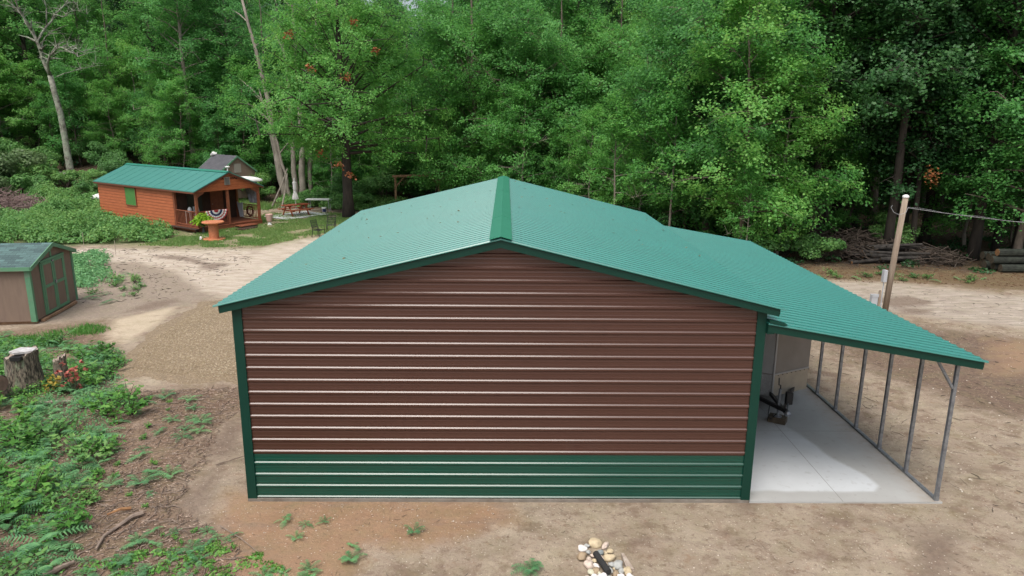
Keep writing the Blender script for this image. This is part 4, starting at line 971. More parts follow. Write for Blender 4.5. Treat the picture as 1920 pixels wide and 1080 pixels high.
def make_bush(name, Ht, R, n, leaf, leafm, lobes=9):
    root = bpy.data.objects.new(name, None); col.objects.link(root); P = []; N = []; mb = MB()
    for k in range(lobes):
        a = rng.uniform(0, 2*PI); q = R*math.sqrt(rng.uniform(0, 1))*.7; hz = Ht*rng.uniform(.45, .9)*(1-.4*q/R)
        c = np.array([q*math.cos(a), q*math.sin(a), hz]); mb.tube([(0, 0, -.1), (c[0]*.5, c[1]*.5, hz*.6), tuple(c)], [.03, .02, .006], 5, cap=False)
        r = R*rng.uniform(.3, .5); m_ = n//lobes
        d = rng.normal(0, 1, (m_, 3)); d /= np.linalg.norm(d, axis=1)[:, None]; rad = rng.uniform(.4, 1, m_)**.5
        q_ = c+d*rad[:, None]*np.array([r, r, r*.6]); q_[:, 2] = np.maximum(q_[:, 2], .03); P.append(q_); d[:, 2] = np.abs(d[:, 2])+.5; N.append(d)
    mb.build('stems', MT['twig'], root); leaf_obj('foliage', np.concatenate(P), leaf, leafm, root, np.concatenate(N), .5)
    return root
PROTO = {}
def park(o):
    return o
# forest kinds
kinds = [
 make_tree('maple_tree', 19, 4.6, .12, 40, 9, 105, .145, .21, MT['bark'], L_FOR, .85, profile='vase'),
 make_tree('maple_tree', 21, 4.6, .18, 52, 8, 105, .15, .24, MT['bark_dark'], L_FOR, .85),
 make_tree('maple_tree', 18, 4.2, .10, 38, 9, 105, .14, .18, MT['bark'], L_EDGE, .8, profile='vase'),
 make_tree('beech_tree', 22, 4.4, .22, 50, 8, 105, .145, .24, MT['bark_light'], L_FOR, .8),
 make_tree('beech_tree', 20, 4.2, .30, 46, 8, 105, .15, .20, MT['bark_dark'], L_DARK, .85),
]
young = [
 make_tree('young_maple', 9.5, 3.3, .14, 24, 7, 105, .12, .07, MT['bark_light'], L_EDGE, .62, lean=.5, low=.22),
 make_tree('young_maple', 7.5, 3.0, .18, 20, 7, 105, .12, .055, MT['bark'], L_FOR, .6, lean=.5, low=.2),
 make_tree('young_maple', 11, 3.7, .18, 26, 8, 110, .12, .08, MT['bark'], L_EDGE, .68, lean=.5, low=.2),
]
sapl = make_tree('sapling', 7.5, 2.3, .38, 15, 5, 95, .12, .05, MT['bark_light'], L_EDGE, .55, lean=.12, profile='flat')
bushk = [make_bush('shrub', 2.4, 1.5, 3600, .12, L_GREY), make_bush('shrub', 1.5, 1.2, 2800, .11, L_SHRUB), make_bush('shrub', 2.9, 1.8, 4200, .13, L_SHRUB, 12)]
first = {}
def plant(proto, x, y, rz, s, label, cat, group, sz=None):
    """the first use moves the prototype itself, later ones copy it"""
    z = ground_h(x, y)
    if proto.name not in first:
        first[proto.name] = 1; r = proto; r.location = (x, y, z); r.rotation_euler = (0, 0, rz); r.scale = (s, s, sz or s)
        r['label'] = label; r['group'] = group
    else: r = copy_thing(proto, (x, y, z), rz, s, label, group, sz=sz)
    r['category'] = cat
    return r
def kindlabel(p, where):
    n = p.name.split('.')[0]
    return {'maple_tree': 'leafy green maple', 'beech_tree': 'tall green beech', 'young_maple': 'slender young maple', 'sapling': 'thin pale sapling', 'shrub': 'leafy green shrub'}[n]+' '+where

# forest rows
def inside_clear(x, y):
    """open yard where no trees stand; returns distance the point is inside the wood"""
    d = float(sdist(np.array([[x, y]]), FOREST)[0]); return d
FOREST = [(-60, 47), (-34, 52), (-24, 50), (-15, 50.5), (-9, 46.5), (-1.5, 47), (3.5, 40), (8, 35), (13, 32), (17.0, 26), (19.5, 24.5), (27, 24.5), (34, 21), (50, 16), (90, 14), (90, 122), (-90, 122), (-90, 50)]
occ = []
def far_enough(x, y, d):
    for a, b, e in occ:
        if (a-x)**2+(b-y)**2 < max(d, e)**2*.6: return False
    return True
nfor = 0
tries = 0
while nfor < 250 and tries < 40000:
    tries += 1
    y = 18+94*(rng.random()**.85); x = rng.uniform(-1, 1)*(y+14)*.82+4.7
    d = inside_clear(x, y)
    if d < 0: continue
    if (-42 < x < -24 and y < 57.5) or (-19 < x < -8.5 and y < 52.5): continue
    sp_d = 3.1+.035*max(0, y-40)
    if not far_enough(x, y, sp_d): continue
    occ.append((x, y, sp_d)); nfor += 1
    dark = (x > 21 and y < 50 and d > 1)
    if dark: k = [4, 1, 4, 3][nfor % 4]
    elif d < 5: k = [0, 2, 0, 2, 3][nfor % 5]
    else: k = int(rng.integers(0, 5))
    p = kinds[k]; s = rng.uniform(.82, 1.12)
    if y > 75: s *= 1.1
    where = ('in the wood left of the tree clump' if x < -14 else 'in the wood behind the garage' if x < 16 else 'in the dark wood beyond the dirt road')
    plant(p, x, y, rng.uniform(0, 6.28), s, kindlabel(p, where), 'tree', 'forest trees '+where)
# understorey along the forest edge
ne = 0; tries = 0; occ2 = []
while ne < 75 and tries < 20000:
    tries += 1
    y = rng.uniform(20, 62); x = rng.uniform(-46, 40); d = inside_clear(x, y)
    if d < -.8 or d > 6: continue
    if (-41 < x < -27 and y < 54) or (-17.5 < x < -10 and y < 50): continue
    if x > 18.5 and d < 3.5: continue
    if x > 18.5 and rng.random() < .6: continue
    if any((a-x)**2+(b-y)**2 < 2.6**2 for a, b in occ2): continue
    occ2.append((x, y)); ne += 1
    p = young[ne % 3]
    where = 'at the wood edge behind the cabin' if x < -8 else 'at the wood edge behind the garage' if x < 17 else 'under the tall trees beyond the dirt road'
    plant(p, x, y, rng.uniform(0, 6.28), rng.uniform(.6, 1.1), kindlabel(p, where), 'tree', 'young trees '+where)
# named edge trees seen clearly
plant(young[2], 16.4, 22.5, .4, 1.15, 'broad yellow-green young maple overhanging the back of the lean-to roof', 'tree', 'edge maples')
plant(young[0], 18.6, 24.0, 1.9, 1.0, 'pale stemmed young maple between the lean-to roof and the log pile', 'tree', 'edge maples')
for x, y, s, lab in ((10.6, 26.5, 1.0, 'thin grey sapling rising behind the right roof slope, left one of two'), (13.2, 24.6, 1.05, 'thin grey sapling rising behind the right roof slope, right one of two'), (15.9, 20.6, .62, 'short thin sapling at the back edge of the lean-to roof')):
    plant(sapl, x, y, rng.uniform(0, 6), s, lab, 'tree', 'saplings behind the garage')

for x, y, k, s_ in ((24.4, 24.0, 4, 1.1), (28.6, 23.6, 1, 1.0), (21.3, 26.2, 4, 1.05), (26.2, 27.0, 4, 1.15), (31.5, 24.5, 4, 1.1), (22.8, 29.0, 1, 1.1), (28.8, 28.2, 4, 1.15), (25.0, 31.5, 1, 1.1)):
    plant(kinds[k], x, y, x*2.1, s_, kindlabel(kinds[k], 'above the log piles'), 'tree', 'big trees above the log piles')
# maple in the yard with orange leaves
ym = make_tree('yard_maple', 17.5, 5.6, .25, 46, 11, 115, .135, .36, MT['bark_dark'], L_EDGE, .85, droop=.12, profile='vase')
ym.location = (-6.3, 37.6, 0); tag(ym, 'large yellow-green maple with a dark trunk and a few orange leaf clusters', 'tree')
P = []
for c in ((-3.6, -.8, 6.4), (-3.9, .4, 7.6), (.3, -3.6, 3.9), (.9, -3.2, 3.2), (-1, -4.2, 9.8), (1.2, -4.4, 9.2), (-2.4, -3.4, 11.8), (1.4, -2.6, 12.6), (-.8, -3.4, 4.6), (2.8, -3, 10.9)):
    P.append(pad_leaves(c, .38, 42, .5))
leaf_obj('orange_leaves', np.concatenate(P), .16, L_RED, ym)
P = [pad_leaves((0, 0, 0), .5, 90, .5)]
ot = make_tree('edge_maple', 15, 3.6, .15, 40, 8, 105, .135, .18, MT['bark'], L_FOR, .75); ot.location = (29.4, 21.6, 0); tag(ot, 'bright green maple at the right edge of the wood', 'tree')
rt = make_tree('edge_maple', 13, 3.2, .32, 34, 7, 62, .16, .14, MT['bark_dark'], L_DARK, .7); rt.location = (26.0, 24.6, 0); tag(rt, 'dark maple with one orange leaf cluster above the power line', 'tree')
leaf_obj('orange_leaves', pad_leaves((-.8, -2.2, 4.3), .42, 80, .8), .14, L_RED, rt)

# trunk clump by the picnic table
cl = thing('tree_clump', 'clump of tall grey trunks sharing one base behind the picnic table', 'tree', (-13.3, 47.6, ground_h(-13.3, 47.6)), 0)
clp = [((-.3, 0, 0), (-1.0, 0, 4), (-1.4, .2, 8.5), (-3.0, .5, 16), .36), ((.45, .1, 0), (.3, .4, 5), (.2, .8, 10), (-.6, 1, 17), .24), ((1.0, -.1, 0), (1.2, .2, 5), (1.1, .3, 10), (.8, 1, 17), .3), ((1.5, .3, 0), (1.75, .8, 5), (2.2, 1.2, 10), (2.6, 1.8, 16), .2), ((.1, -.3, 0), (-.25, -.2, 2.2), (-1.0, 0, 5.5), (-2.0, 0, 9), .17)]
P = []
for pts in clp:
    mb = MB(); r = pts[-1]; q = [Vector(p) for p in pts[:4]]; q[0].z = -.2
    path = []
    for i in range(13):
        t = i/12*3; k = min(2, int(t)); path.append(q[k].lerp(q[k+1], t-k)+Vector((.05*math.sin(i*2.1), .05*math.cos(i*1.7), 0)))
    mb.tube(path, [r*(1.25 if i == 0 else 1)*(1-.75*i/12) for i in range(13)], 10)
    for i in range(6, 12):
        d = Vector((rng.normal(), rng.normal(), 0)).normalized(); e = path[i]+d*rng.uniform(1.2, 2.6)+Vector((0, 0, rng.uniform(.8, 1.8)))
        mb.tube([path[i], path[i].lerp(e, .5)+Vector((0, 0, .1)), e], [.07, .045, .015], 5, cap=False)
        for k in range(3): P.append(pad_leaves(e+Vector((rng.normal(0, .7), rng.normal(0, .7), rng.normal(0, .4))), .75, 60))
    mb.build('trunk', MT['bark_light'], cl, True)
leaf_obj('crown', np.concatenate(P), .17, L_FOR, cl)
# leaning poles by the clump
for k, (x0, y0, x1, y1, z1) in enumerate(((-13.3, 42.6, -12.3, 44.0, 2.9), (-12.6, 42.9, -12.4, 44.2, 2.5))):
    mb = MB(); mb.tube([(x0, y0, 0), ((x0+x1)/2+.05, (y0+y1)/2, z1/2), (x1, y1, z1)], [.07, .06, .045], 7)
    tag(mb.build('leaning_pole', MT['bark_light']), ('longer' if k == 0 else 'shorter')+' bare pole leaning by the umbrella', 'pole')

# bare grey tree at the left: skeleton measured at its own distance
bt_ = thing('bare_tree', 'bare lichen-covered grey tree with forked dead limbs at the left', 'tree', (-32.7, 50.0, 1.3), 0)
def br(mb, pts, r0_, r1_):
    r0_, r1_ = r0_*.68, r1_*.7; pts = [Vector(p) for p in pts]; n = len(pts); out = [pts[0]]
    for i in range(n-1):
        out.append(pts[i].lerp(pts[i+1], .5)+Vector((rng.normal(0, .04), rng.normal(0, .1), rng.normal(0, .04)))); out.append(pts[i+1])
    mb.tube(out, [r0_+(r1_-r0_)*i/(len(out)-1) for i in range(len(out))], 8)
    return out
mb = MB(); k_ = .0466
def S(px, py, dy=0): return ((px-135)*k_*(1+dy/62), dy, (330-py)*k_*(1+dy/62)+.4)
mb.tube([S(135, 342), S(134, 330), S(132, 270), S(130, 220), S(124, 180), S(121, 152)], [.42, .30, .25, .235, .22, .21], 12)
limbs = [([S(121, 152), S(112, 125), S(106, 95), S(98, 75)], .24, .16), ([S(98, 75, 0), S(82, 55, .5), S(66, 42, 1), S(40, 25, 1.5), S(18, 10, 2)], .15, .03), ([S(98, 75), S(94, 50, -.5), S(92, 25, -1), S(100, 0, -1.5), S(104, -30, -2)], .13, .04), ([S(106, 95), S(114, 70, 1), S(124, 52, 1.5), S(140, 35, 2), S(150, 10, 2.5), S(154, -20, 3)], .15, .04),
 ([S(121, 152), S(132, 130, -1), S(142, 116, -1.3), S(158, 105, -1.6), S(175, 100, -2), S(198, 107, -2.5), S(215, 114, -3)], .16, .03), ([S(142, 116, -1.3), S(160, 98, -1.5), S(180, 103, -2), S(205, 102, -2.3), S(222, 108, -2.6)], .08, .02), ([S(124, 52, 1.5), S(145, 55, 1), S(165, 45, .5), S(185, 42, 0), S(200, 48, 0)], .07, .015), ([S(114, 70, 1), S(118, 40, 1), S(112, 15, 1), S(118, -15, 1)], .09, .03), ([S(66, 42, 1), S(62, 25, .6), S(48, 10, .3), S(40, -10, 0)], .06, .02), ([S(130, 155), S(150, 146, 1), S(170, 140, 2), S(180, 130, 2)], .06, .015), ([S(112, 100), S(130, 92, -1), S(148, 78, -1.5), S(150, 70, -2)], .07, .02)]
for pts, a, b_ in limbs:
    o_ = br(mb, pts, a, b_)
    for q in o_[2:]:
        for j in range(3):
            d = Vector((rng.normal(0, 1), rng.normal(0, .8), rng.uniform(0, 1))).normalized(); e = q+d*rng.uniform(.6, 1.7)
            mb.tube([q, q.lerp(e, .5)+Vector((0, 0, .08)), e], [b_*.7+.012, b_*.4+.008, .006], 4, cap=False)
mb.build('trunk', MT['bark_lichen'], bt_, True)
P = [pad_leaves(Vector(S(px, py, dy))+Vector((rng.normal(0, .7), 0, rng.normal(0, .6))), .8, 30) for px, py, dy in ((20, 8, 2), (45, -5, 1), (105, -20, -1), (150, 0, 2), (60, 5, .5), (85, -10, 0)) for _ in range(5)]
leaf_obj('crown', np.concatenate(P), .16, L_GREY, bt_)
# boulder at its foot
me = bpy.data.meshes.new('boulder'); import bmesh
def rock_mesh(name, seed, sx, sy, sz, sub=3, amp=.25):
    bm = bmesh.new(); bmesh.ops.create_icosphere(bm, subdivisions=sub, radius=1)
    for v in bm.verts:
        n = mn.noise(v.co*1.1+Vector((seed*7.3, seed*3.1, seed))); n2 = mn.noise(v.co*2.7+Vector((seed, seed*2, 5)))
        v.co *= 1+amp*n+amp*.3*n2; v.co = Vector((v.co.x*sx, v.co.y*sy, v.co.z*sz))
    me = bpy.data.meshes.new(name); bm.to_mesh(me); bm.free()
    for p in me.polygons: p.use_smooth = True
    return me
o = link_mesh('boulder', rock_mesh('boulder', 4, 1.0, .8, .65), mat('mossy_rock', (.30, .29, .26), .9, (.14, .15, .1), 2, .4)); o.location = (-32.6, 48.2, 1.55); tag(o, 'grey mossy boulder at the foot of the bare tree', 'boulder')

# shrubs left of and behind the cabin, and along the wood
shr = [(-34.0, 40.6, 0), (-35.4, 42.4, 2), (-32.6, 43.4, 1), (-36.8, 43.4, 2), (-34.6, 45.6, 0), (-38.4, 46.0, 2), (-36.0, 47.4, 2), (-33.2, 46.6, 1), (-38, 44, 2), (-35.5, 45.5, 0), (-34, 43, 0), (-37, 48, 2), (-39, 50, 2), (-36, 52, 2), (-31.2, 46.6, 1), (-29.5, 47.6, 1), (-28, 49, 2), (-41, 46, 2), (-43, 50, 2), (-33.6, 41.3, 0), (-26, 48, 1), (-30.5, 51, 2), (-40.5, 54, 2), (-34.4, 54.4, 2), (-45, 53, 2), (-28, 44.5, 1), (-31, 43, 1),
       (-24, 47.5, 1), (-16.5, 47, 2), (-14.9, 46.5, 1), (-11.2, 46, 1), (-9.3, 44.8, 1), (-8, 43.8, 2), (-6.2, 43.2, 1), (-5, 45.5, 2), (-3.5, 48.5, 1), (-10.4, 43.4, 1), (-7.0, 41.0, 1), (-36.5, 40.5, 0), (-39.5, 42, 0),
       (2, 38, 2), (5, 35.5, 2), (8, 33, 1), (10.5, 31, 2), (12.5, 29, 1), (14.5, 24.8, 1), (16.2, 22.6, 1), (17.6, 22.2, 1), (20.3, 22.9, 1), (33, 20.5, 2), (25.2, 25.5, 2)]
for i, (x, y, k) in enumerate(shr):
    where = 'left of the cabin' if x < -24 else 'behind the cabin yard' if x < -1 else 'at the wood edge behind the garage' if x < 19 else 'by the log pile'
    plant(bushk[k], x, y, i*1.7, (1.35 if i < 8 else .8)+.4*((i*37) % 10)/10, kindlabel(bushk[k], where), 'shrub', 'shrubs '+where)

# undergrowth masses
def clumps(name, poly, n, hmin, hmax, leaf, m, lp=70, rad=.45, hole=-.25, zf=ground_h, seed=0, flat=.5, sup=None):
    Q = np.array(poly); lo = Q.min(0); hi = Q.max(0); P = []; N = []; c = 0; tr = 0
    while c < n and tr < n*30:
        tr += 1
        x = rng.uniform(lo[0], hi[0]); y = rng.uniform(lo[1], hi[1]); d = float(sdist(np.array([[x, y]]), poly)[0])
        if (x+30.8)**2+(y-38.3)**2 < 9 or (x < -28 and 33 < y < 38.3 and (x+30.5)**2 < 7): continue
        q = mn.noise(Vector((x*.45, y*.45, seed)))
        if d < 0 or q < hole or d < .5*max(0, -q): continue
        c += 1; h = hmin+(hmax-hmin)*max(0, min(1, .5+q))*min(1, .35+d*.8)
        r = rad*rng.uniform(.6, 1.3); dd = rng.normal(0, 1, (lp, 3)); dd /= np.linalg.norm(dd, axis=1)[:, None]; rd = rng.uniform(.3, 1, lp)**.5
        p = dd*rd[:, None]*np.array([r, r, h*flat])+np.array([x, y, zf(x, y)+h*.55]); p[:, 2] = np.maximum(p[:, 2], zf(x, y)+.02); P.append(p); dd[:, 2] = np.abs(dd[:, 2])+.6; N.append(dd)
    o = leaf_obj(name, np.concatenate(P), leaf, m, None, np.concatenate(N), .5); o['kind'] = 'stuff'; return o
tag(clumps('undergrowth', [(-36, 29), (-23, 26.2), (-18, 26.4), (-13.9, 27.2), (-14.4, 29.2), (-17.5, 31.5), (-21.5, 34.6), (-25, 38.5), (-25, 41), (-29, 46.5), (-38, 42)], 1700, .15, 1.55, .12, L_SHRUB, 62, .40, -.38), 'dense green undergrowth in front of and left of the cabin', 'undergrowth')
tag(clumps('undergrowth', [(-13.6, 45), (-12, 43.5), (-9.5, 42.2), (-6.6, 41), (-3, 41), (1, 40), (3, 44), (-8, 48), (-14, 49)], 420, .3, .9, .13, L_SHRUB, 60, .45, -.4), 'leafy undergrowth along the wood edge behind the picnic corner', 'undergrowth')
tag(clumps('weed_bank', [(-16, 24.3), (-15.2, 23), (-13.2, 19.2), (-11.5, 17.2), (-12.4, 16.2), (-15, 16.4), (-18, 21)], 170, .15, .55, .10, L_FERN, 70, .4, -.6), 'green fern bank behind the garden shed', 'ferns')
tag(clumps('forest_floor_plants', [(14, 24), (17.5, 21.5), (19.5, 21), (33, 20), (60, 17), (60, 60), (-8, 60), (2, 45)], 900, .1, .5, .13, L_DARK, 45, .45, -.2), 'low dark green plants on the forest floor', 'undergrowth')
tag(clumps('distant_undergrowth', [(-60, 52), (-30, 54), (0, 56), (60, 40), (90, 60), (60, 110), (-70, 110)], 1100, .6, 2.4, .3, L_DARK, 70, 1.5, -.7), 'dark undergrowth deep inside the wood', 'undergrowth')
# distant wood beyond the last trees
def far_wood():
    P = []; N = []
    for k in range(1500):
        a = rng.uniform(-.82, .82); d = rng.uniform(112, 128); x = 4.7+a*d; y = -11+d; z = 1+15*rng.random()**.8
        m_ = 42; dd = rng.normal(0, 1, (m_, 3)); dd /= np.linalg.norm(dd, axis=1)[:, None]
        P.append(dd*np.array([2.3, 2.3, 1.3])*rng.uniform(.4, 1, (m_, 1))+np.array([x, y, z])); dd[:, 2] = np.abs(dd[:, 2])+.5; N.append(dd)
    o = leaf_obj('distant_wood', np.concatenate(P), .55, L_FOR, None, np.concatenate(N), .5); o['kind'] = 'stuff'; tag(o, 'far-off green wood seen between the trees', 'wood')
far_wood()
# grass around the porch
def grass(name, poly, n, h, m, label, w_=.02, hole=-.05):
    Q = np.array(poly); lo = Q.min(0); hi = Q.max(0); P = rng.uniform(lo, hi, (n*3, 2)); P = P[sdist(P, poly) > 0]
    keep = np.array([mn.noise(Vector((x*.7, y*.7, 8)))+.5*mn.noise(Vector((x*2.3, y*2.3, 5)))+rng.uniform(-.35, .35) > hole for x, y in P]) & (sdist(P, poly)+rng.uniform(-.6, .2, len(P)) > 0); P = P[keep][:n]; n = len(P)
    a = rng.uniform(0, 2*PI, n); hh = h*rng.uniform(.5, 1.3, n); ln = rng.normal(0, .35, (n, 2))*hh[:, None]
    d = np.stack([np.cos(a), np.sin(a)], 1)*w_
    z = np.array([ground_h(x, y) for x, y in P])
    V = np.stack([np.column_stack([P-d, z]), np.column_stack([P+d, z]), np.column_stack([P+ln, z+hh])], 1).reshape(-1, 3)
    o = link_mesh(name, np_mesh(name, V, np.arange(3*n).reshape(-1, 3)), m); o['kind'] = 'stuff'; tag(o, label, 'grass')
grass('grass', [(-15.2, 26.0), (-14.3, 29.4), (-12.2, 33.5), (-12.7, 39.5), (-8.1, 40.0), (-4, 38), (-5.8, 31.1), (-8.4, 26.2), (-10.9, 25.6)], 42000, .10, L_GRASS, 'thin short grass around the cabin porch', .03)
grass('meadow_grass', [(-27, 37.5), (-25, 43), (-16, 46), (-12, 44), (-13, 41), (-17.5, 41)], 9000, .3, L_GRASS, 'longer grass behind the cabin', .03)
grass('grass_tufts', [(-11.0, 9.6), (-9.2, 11.2), (-8.2, 10.6), (-8.6, 8.6), (-11, 8.8)], 3600, .15, L_WEED, 'bright grass tufts in front of the garden shed', .012, .12)

# ------------------------------------------------------------------ ferns, weeds, stumps, sticks in the foreground
def make_fern(nf, ln, m, flat=.35):
    root = bpy.data.objects.new('fern', None); col.objects.link(root); V = []; F_ = []
    for k in range(nf):
        az = 2*PI*k/nf+rng.normal(0, .35); l = ln*rng.uniform(.7, 1.15); el = rng.uniform(.6, 1.2)
        d = np.array([math.cos(az), math.sin(az)]); s_ = np.array([-d[1], d[0]])
        np_ = 12
        for j in range(2, np_):
            t = j/np_; r = l*t*math.cos(el)*1.15; z = l*(t*math.sin(el)-flat*1.5*t*t)+.03
            wdt = l*.24*math.sin(PI*min(1, .12+.9*(1-t)))**.8*(1.05-t*.55)+.01; hw = l/np_*.27
            for sd_ in (-1, 1):
                c = d*r; tip = c+s_*sd_*wdt+d*wdt*.35; b = len(V)
                V += [(c[0]-d[0]*hw, c[1]-d[1]*hw, z), (c[0]+d[0]*hw, c[1]+d[1]*hw, z), (tip[0], tip[1], z-.18*wdt), ((c[0]+tip[0])/2-d[0]*hw*.9, (c[1]+tip[1])/2-d[1]*hw*.9, z-.03*wdt)]
                F_.append((b, b+1, b+2, b+3))
    link_mesh('fronds', np_mesh('fronds', np.array(V), np.array(F_)), m, root); return root
def make_weed(n, R, h, leaf, m):
    root = bpy.data.objects.new('weed', None); col.objects.link(root); P = []; mb = MB()
    for k in range(n):
        a = rng.uniform(0, 2*PI); q = R*math.sqrt(rng.random()); hh = h*rng.uniform(.5, 1.1)*(1-.4*q/R); tip = Vector((q*math.cos(a), q*math.sin(a), hh))
        mb.tube([(0, 0, 0), tip*.5+Vector((0, 0, hh*.1)), tip], [.006, .005, .003], 4, cap=False)
        for j in range(7): P.append(tuple(tip*rng.uniform(.5, 1.05)+Vector((rng.normal(0, .03), rng.normal(0, .03), rng.normal(0, .02)))))
    mb.build('stems', MT['twig'], root); leaf_obj('leaves', P, leaf, m, root, None, .4, .55); return root
fernk = [make_fern(9, .55, L_FERN), make_fern(7, .45, L_FERN, .5), make_fern(11, .6, L_FERN, .45)]
weedk = [make_weed(16, .28, .42, .10, L_WEED), make_weed(22, .4, .35, .085, L_SHRUB), make_weed(10, .16, .22, .07, L_WEED)]
CAT = {'fern': 'fern', 'weed': 'weed'}
def scatter(poly, protos, n, dmin, smin, smax, label, group, hole=-1, seed=0, edge=0):
    Q = np.array(poly); lo = Q.min(0); hi = Q.max(0); pts = []; tr = 0
    while len(pts) < n and tr < n*60:
        tr += 1; x = rng.uniform(lo[0], hi[0]); y = rng.uniform(lo[1], hi[1])
        if float(sdist(np.array([[x, y]]), poly)[0]) < edge or mn.noise(Vector((x*.8, y*.8, seed))) < hole: continue
        if any((a-x)**2+(b-y)**2 < dmin**2 for a, b in pts): continue
        pts.append((x, y))
    for i, (x, y) in enumerate(pts):
        p = protos[i % len(protos)]
        plant(p, x, y, rng.uniform(0, 6.28), rng.uniform(smin, smax), label, CAT[p.name.split('.')[0]], group)
dense = [(-9.6, 2), (-11.5, 6), (-12.2, 9.4), (-10.8, 9.6), (-8.8, 9.0), (-6.8, 8.2), (-5.9, 6.6), (-4.9, 5.0), (-4.0, 3.9), (-3.7, 2.3), (-3.0, .9), (-2.8, -.4), (-2.3, -1.4), (-2.0, -2.8), (-4.5, -3), (-7, -1)]
scatter(dense, fernk, 165, .28, .6, 1.35, 'green fern in the dense patch left of the gravel', 'ferns in the dense patch on the left', -.22, 3)
scatter(dense, weedk[:2], 80, .40, .9, 1.8, 'leafy green weed among the ferns on the left', 'weeds among the ferns on the left', -.1, 12)
mid = [(-4.6, 4.8), (-3.2, 5.0), (-2.2, 3.4), (-1.9, 1.6), (-1.7, .2), (-1.0, -2.4), (-2.2, -2.6), (-3.2, .4), (-3.9, 2.4)]
scatter(mid, [fernk[1], weedk[2], fernk[0]], 44, .36, .35, .8, 'small green plant on the bark litter left of the garage', 'plants on the bark litter', -.15, 6)
low = [(-1.4, -1.0), (.1, -1.1), (1.2, -1.7), (2.0, -2.3), (1.6, -2.7), (-1.4, -2.7)]
scatter(low, [fernk[1], weedk[2], fernk[0]], 60, .17, .25, .55, 'low green plant near the bottom edge of the yard', 'plants at the bottom edge', -.5, 9)
for x, y, s, k, lab in ((.85, -.72, .55, 1, 'tall fern at the left end of the orange soil before the wall'), (1.25, -.85, .4, 1, 'small fern right of the tall fern before the wall'), (1.55, -.75, .3, 0, 'tiny upright fern on the orange soil before the wall'), (1.2, -1.25, .35, 0, 'small spreading fern in the middle of the orange soil'),
                      (3.15, -1.05, .45, 0, 'single fern between the orange soil and the grey soil'), (2.2, -1.45, .38, 1, 'narrow dark fern right of the orange soil plants'), (2.25, -1.85, .55, 2, 'dark feathery fern at the bottom left of the stones'), (5.1, -2.1, .62, 2, 'bushy bright fern at the bottom middle'), (-1.35, -1.95, .6, 2, 'dark green tufted fern at the bottom left')):
    plant(fernk[k], x, y, x*3, s*1.05, lab, 'fern', 'ferns before the front wall')
tag(clumps('ground_cover', dense, 190, .08, .40, .055, L_WEED, 50, .2, -.1), 'mixed small leafy plants growing between the ferns on the left', 'ground cover')
tag(clumps('ground_cover', dense, 380, .06, .34, .05, L_FERN, 55, .24, -.4, seed=5), 'fine feathery plants filling the gaps in the fern patch', 'ground cover')
tag(clumps('ground_cover', [(-1.4, -1.1), (.1, -1.3), (1.2, -1.8), (1.9, -2.4), (1.5, -2.9), (-1.6, -2.9), (-2, -1.6)], 60, .03, .12, .05, L_WEED, 40, .16, -.3), 'small low green plants along the bottom edge', 'ground cover')
# green weeds beside garden shed
scatter([(-11.6, 14.9), (-10.4, 13.6), (-9.6, 14.6), (-10.4, 17.4), (-12.2, 19)], [fernk[1], weedk[1]], 18, .4, .6, 1.1, 'green weed beside the garden shed door side', 'weeds beside the garden shed', -1, 1)
scatter([(14.6, 19), (17.5, 19.6), (19, 20.3), (24, 19.8), (27, 18.8), (26, 18.2), (20, 18.6)], [weedk[1], fernk[1]], 22, .5, .5, 1.0, 'small weed on the brown litter at the edge of the wood', 'weeds at the edge of the wood', -1, 2)
# red seedling and yellow one between the stumps
rs = thing('red_seedling', 'red leaved maple seedling beside the thin stump', 'seedling', (-6.2, 5.05, 0), 0)
P = []; mb = MB()
for k in range(13):
    a = rng.uniform(0, 2*PI); q = rng.uniform(.05, .32); h = rng.uniform(.15, .85); tip = Vector((q*math.cos(a), q*math.sin(a), h)); mb.tube([(0, 0, 0), tip*.6, tip], [.008, .006, .003], 4, cap=False); P.append(pad_leaves(tip, .09, 7, .6))
mb.build('stems', MT['twig'], rs); leaf_obj('leaves', np.concatenate(P), .10, L_PINK, rs)
ys = thing('yellow_seedling', 'yellowing seedling between the two stumps', 'seedling', (-6.85, 5.1, 0), 0)
P = [pad_leaves((rng.normal(0, .12), rng.normal(0, .12), rng.uniform(.1, .45)), .1, 9, .6) for _ in range(9)]; leaf_obj('leaves', np.concatenate(P), .085, L_YEL, ys)
# stumps
def stump(name, loc, r, h, label, top='flat', rz=0, lean=0):
    root = thing(name, label, 'stump', loc, rz); n = 40; V = []; Fc = []; rows = 12
    for i in range(rows+1):
        t = i/rows
        for k in range(n):
            a = 2*PI*k/n; q = r*(1+.28*(1-t)**3+.05*mn.noise(Vector((math.cos(a)*2.2, math.sin(a)*2.2, t*2)))*2+.035*math.sin(k*5.3+i*.4)*(1 if k % 2 else -1))
            z = t*h+(.07*math.sin(a+1.0) if i == rows else 0)+(.03*rng.normal() if i == rows else 0)
            V.append((q*math.cos(a)+lean*t, q*math.sin(a), z))
    for i in range(rows):
        for k in range(n): a0 = i*n+k; a1 = i*n+(k+1) % n; Fc.append((a0, a1, a1+n, a0+n))
    me = bpy.data.meshes.new('bark'); me.from_pydata(V, [], Fc); link_mesh('bark', me, MT['stump_bark'], root)
    mb = MB(); ring = [V[rows*n+k] for k in range(n)]; c = (lean, 0, h-.02); b = 0
    for k in range(n):
        p, q = Vector(ring[k])*1.0, Vector(ring[(k+1) % n]); cc = Vector(c); mb.poly([cc, p.lerp(cc, .04)-Vector((0, 0, .012)), q.lerp(cc, .04)-Vector((0, 0, .012))])
    mb.build('cut_top', MT['cutwood'], root); return root
st = stump('tree_stump', (-7.6, 5.3, 0), .36, 1.02, 'wide rough-barked tree stump with a slab of bark on top', lean=.05)
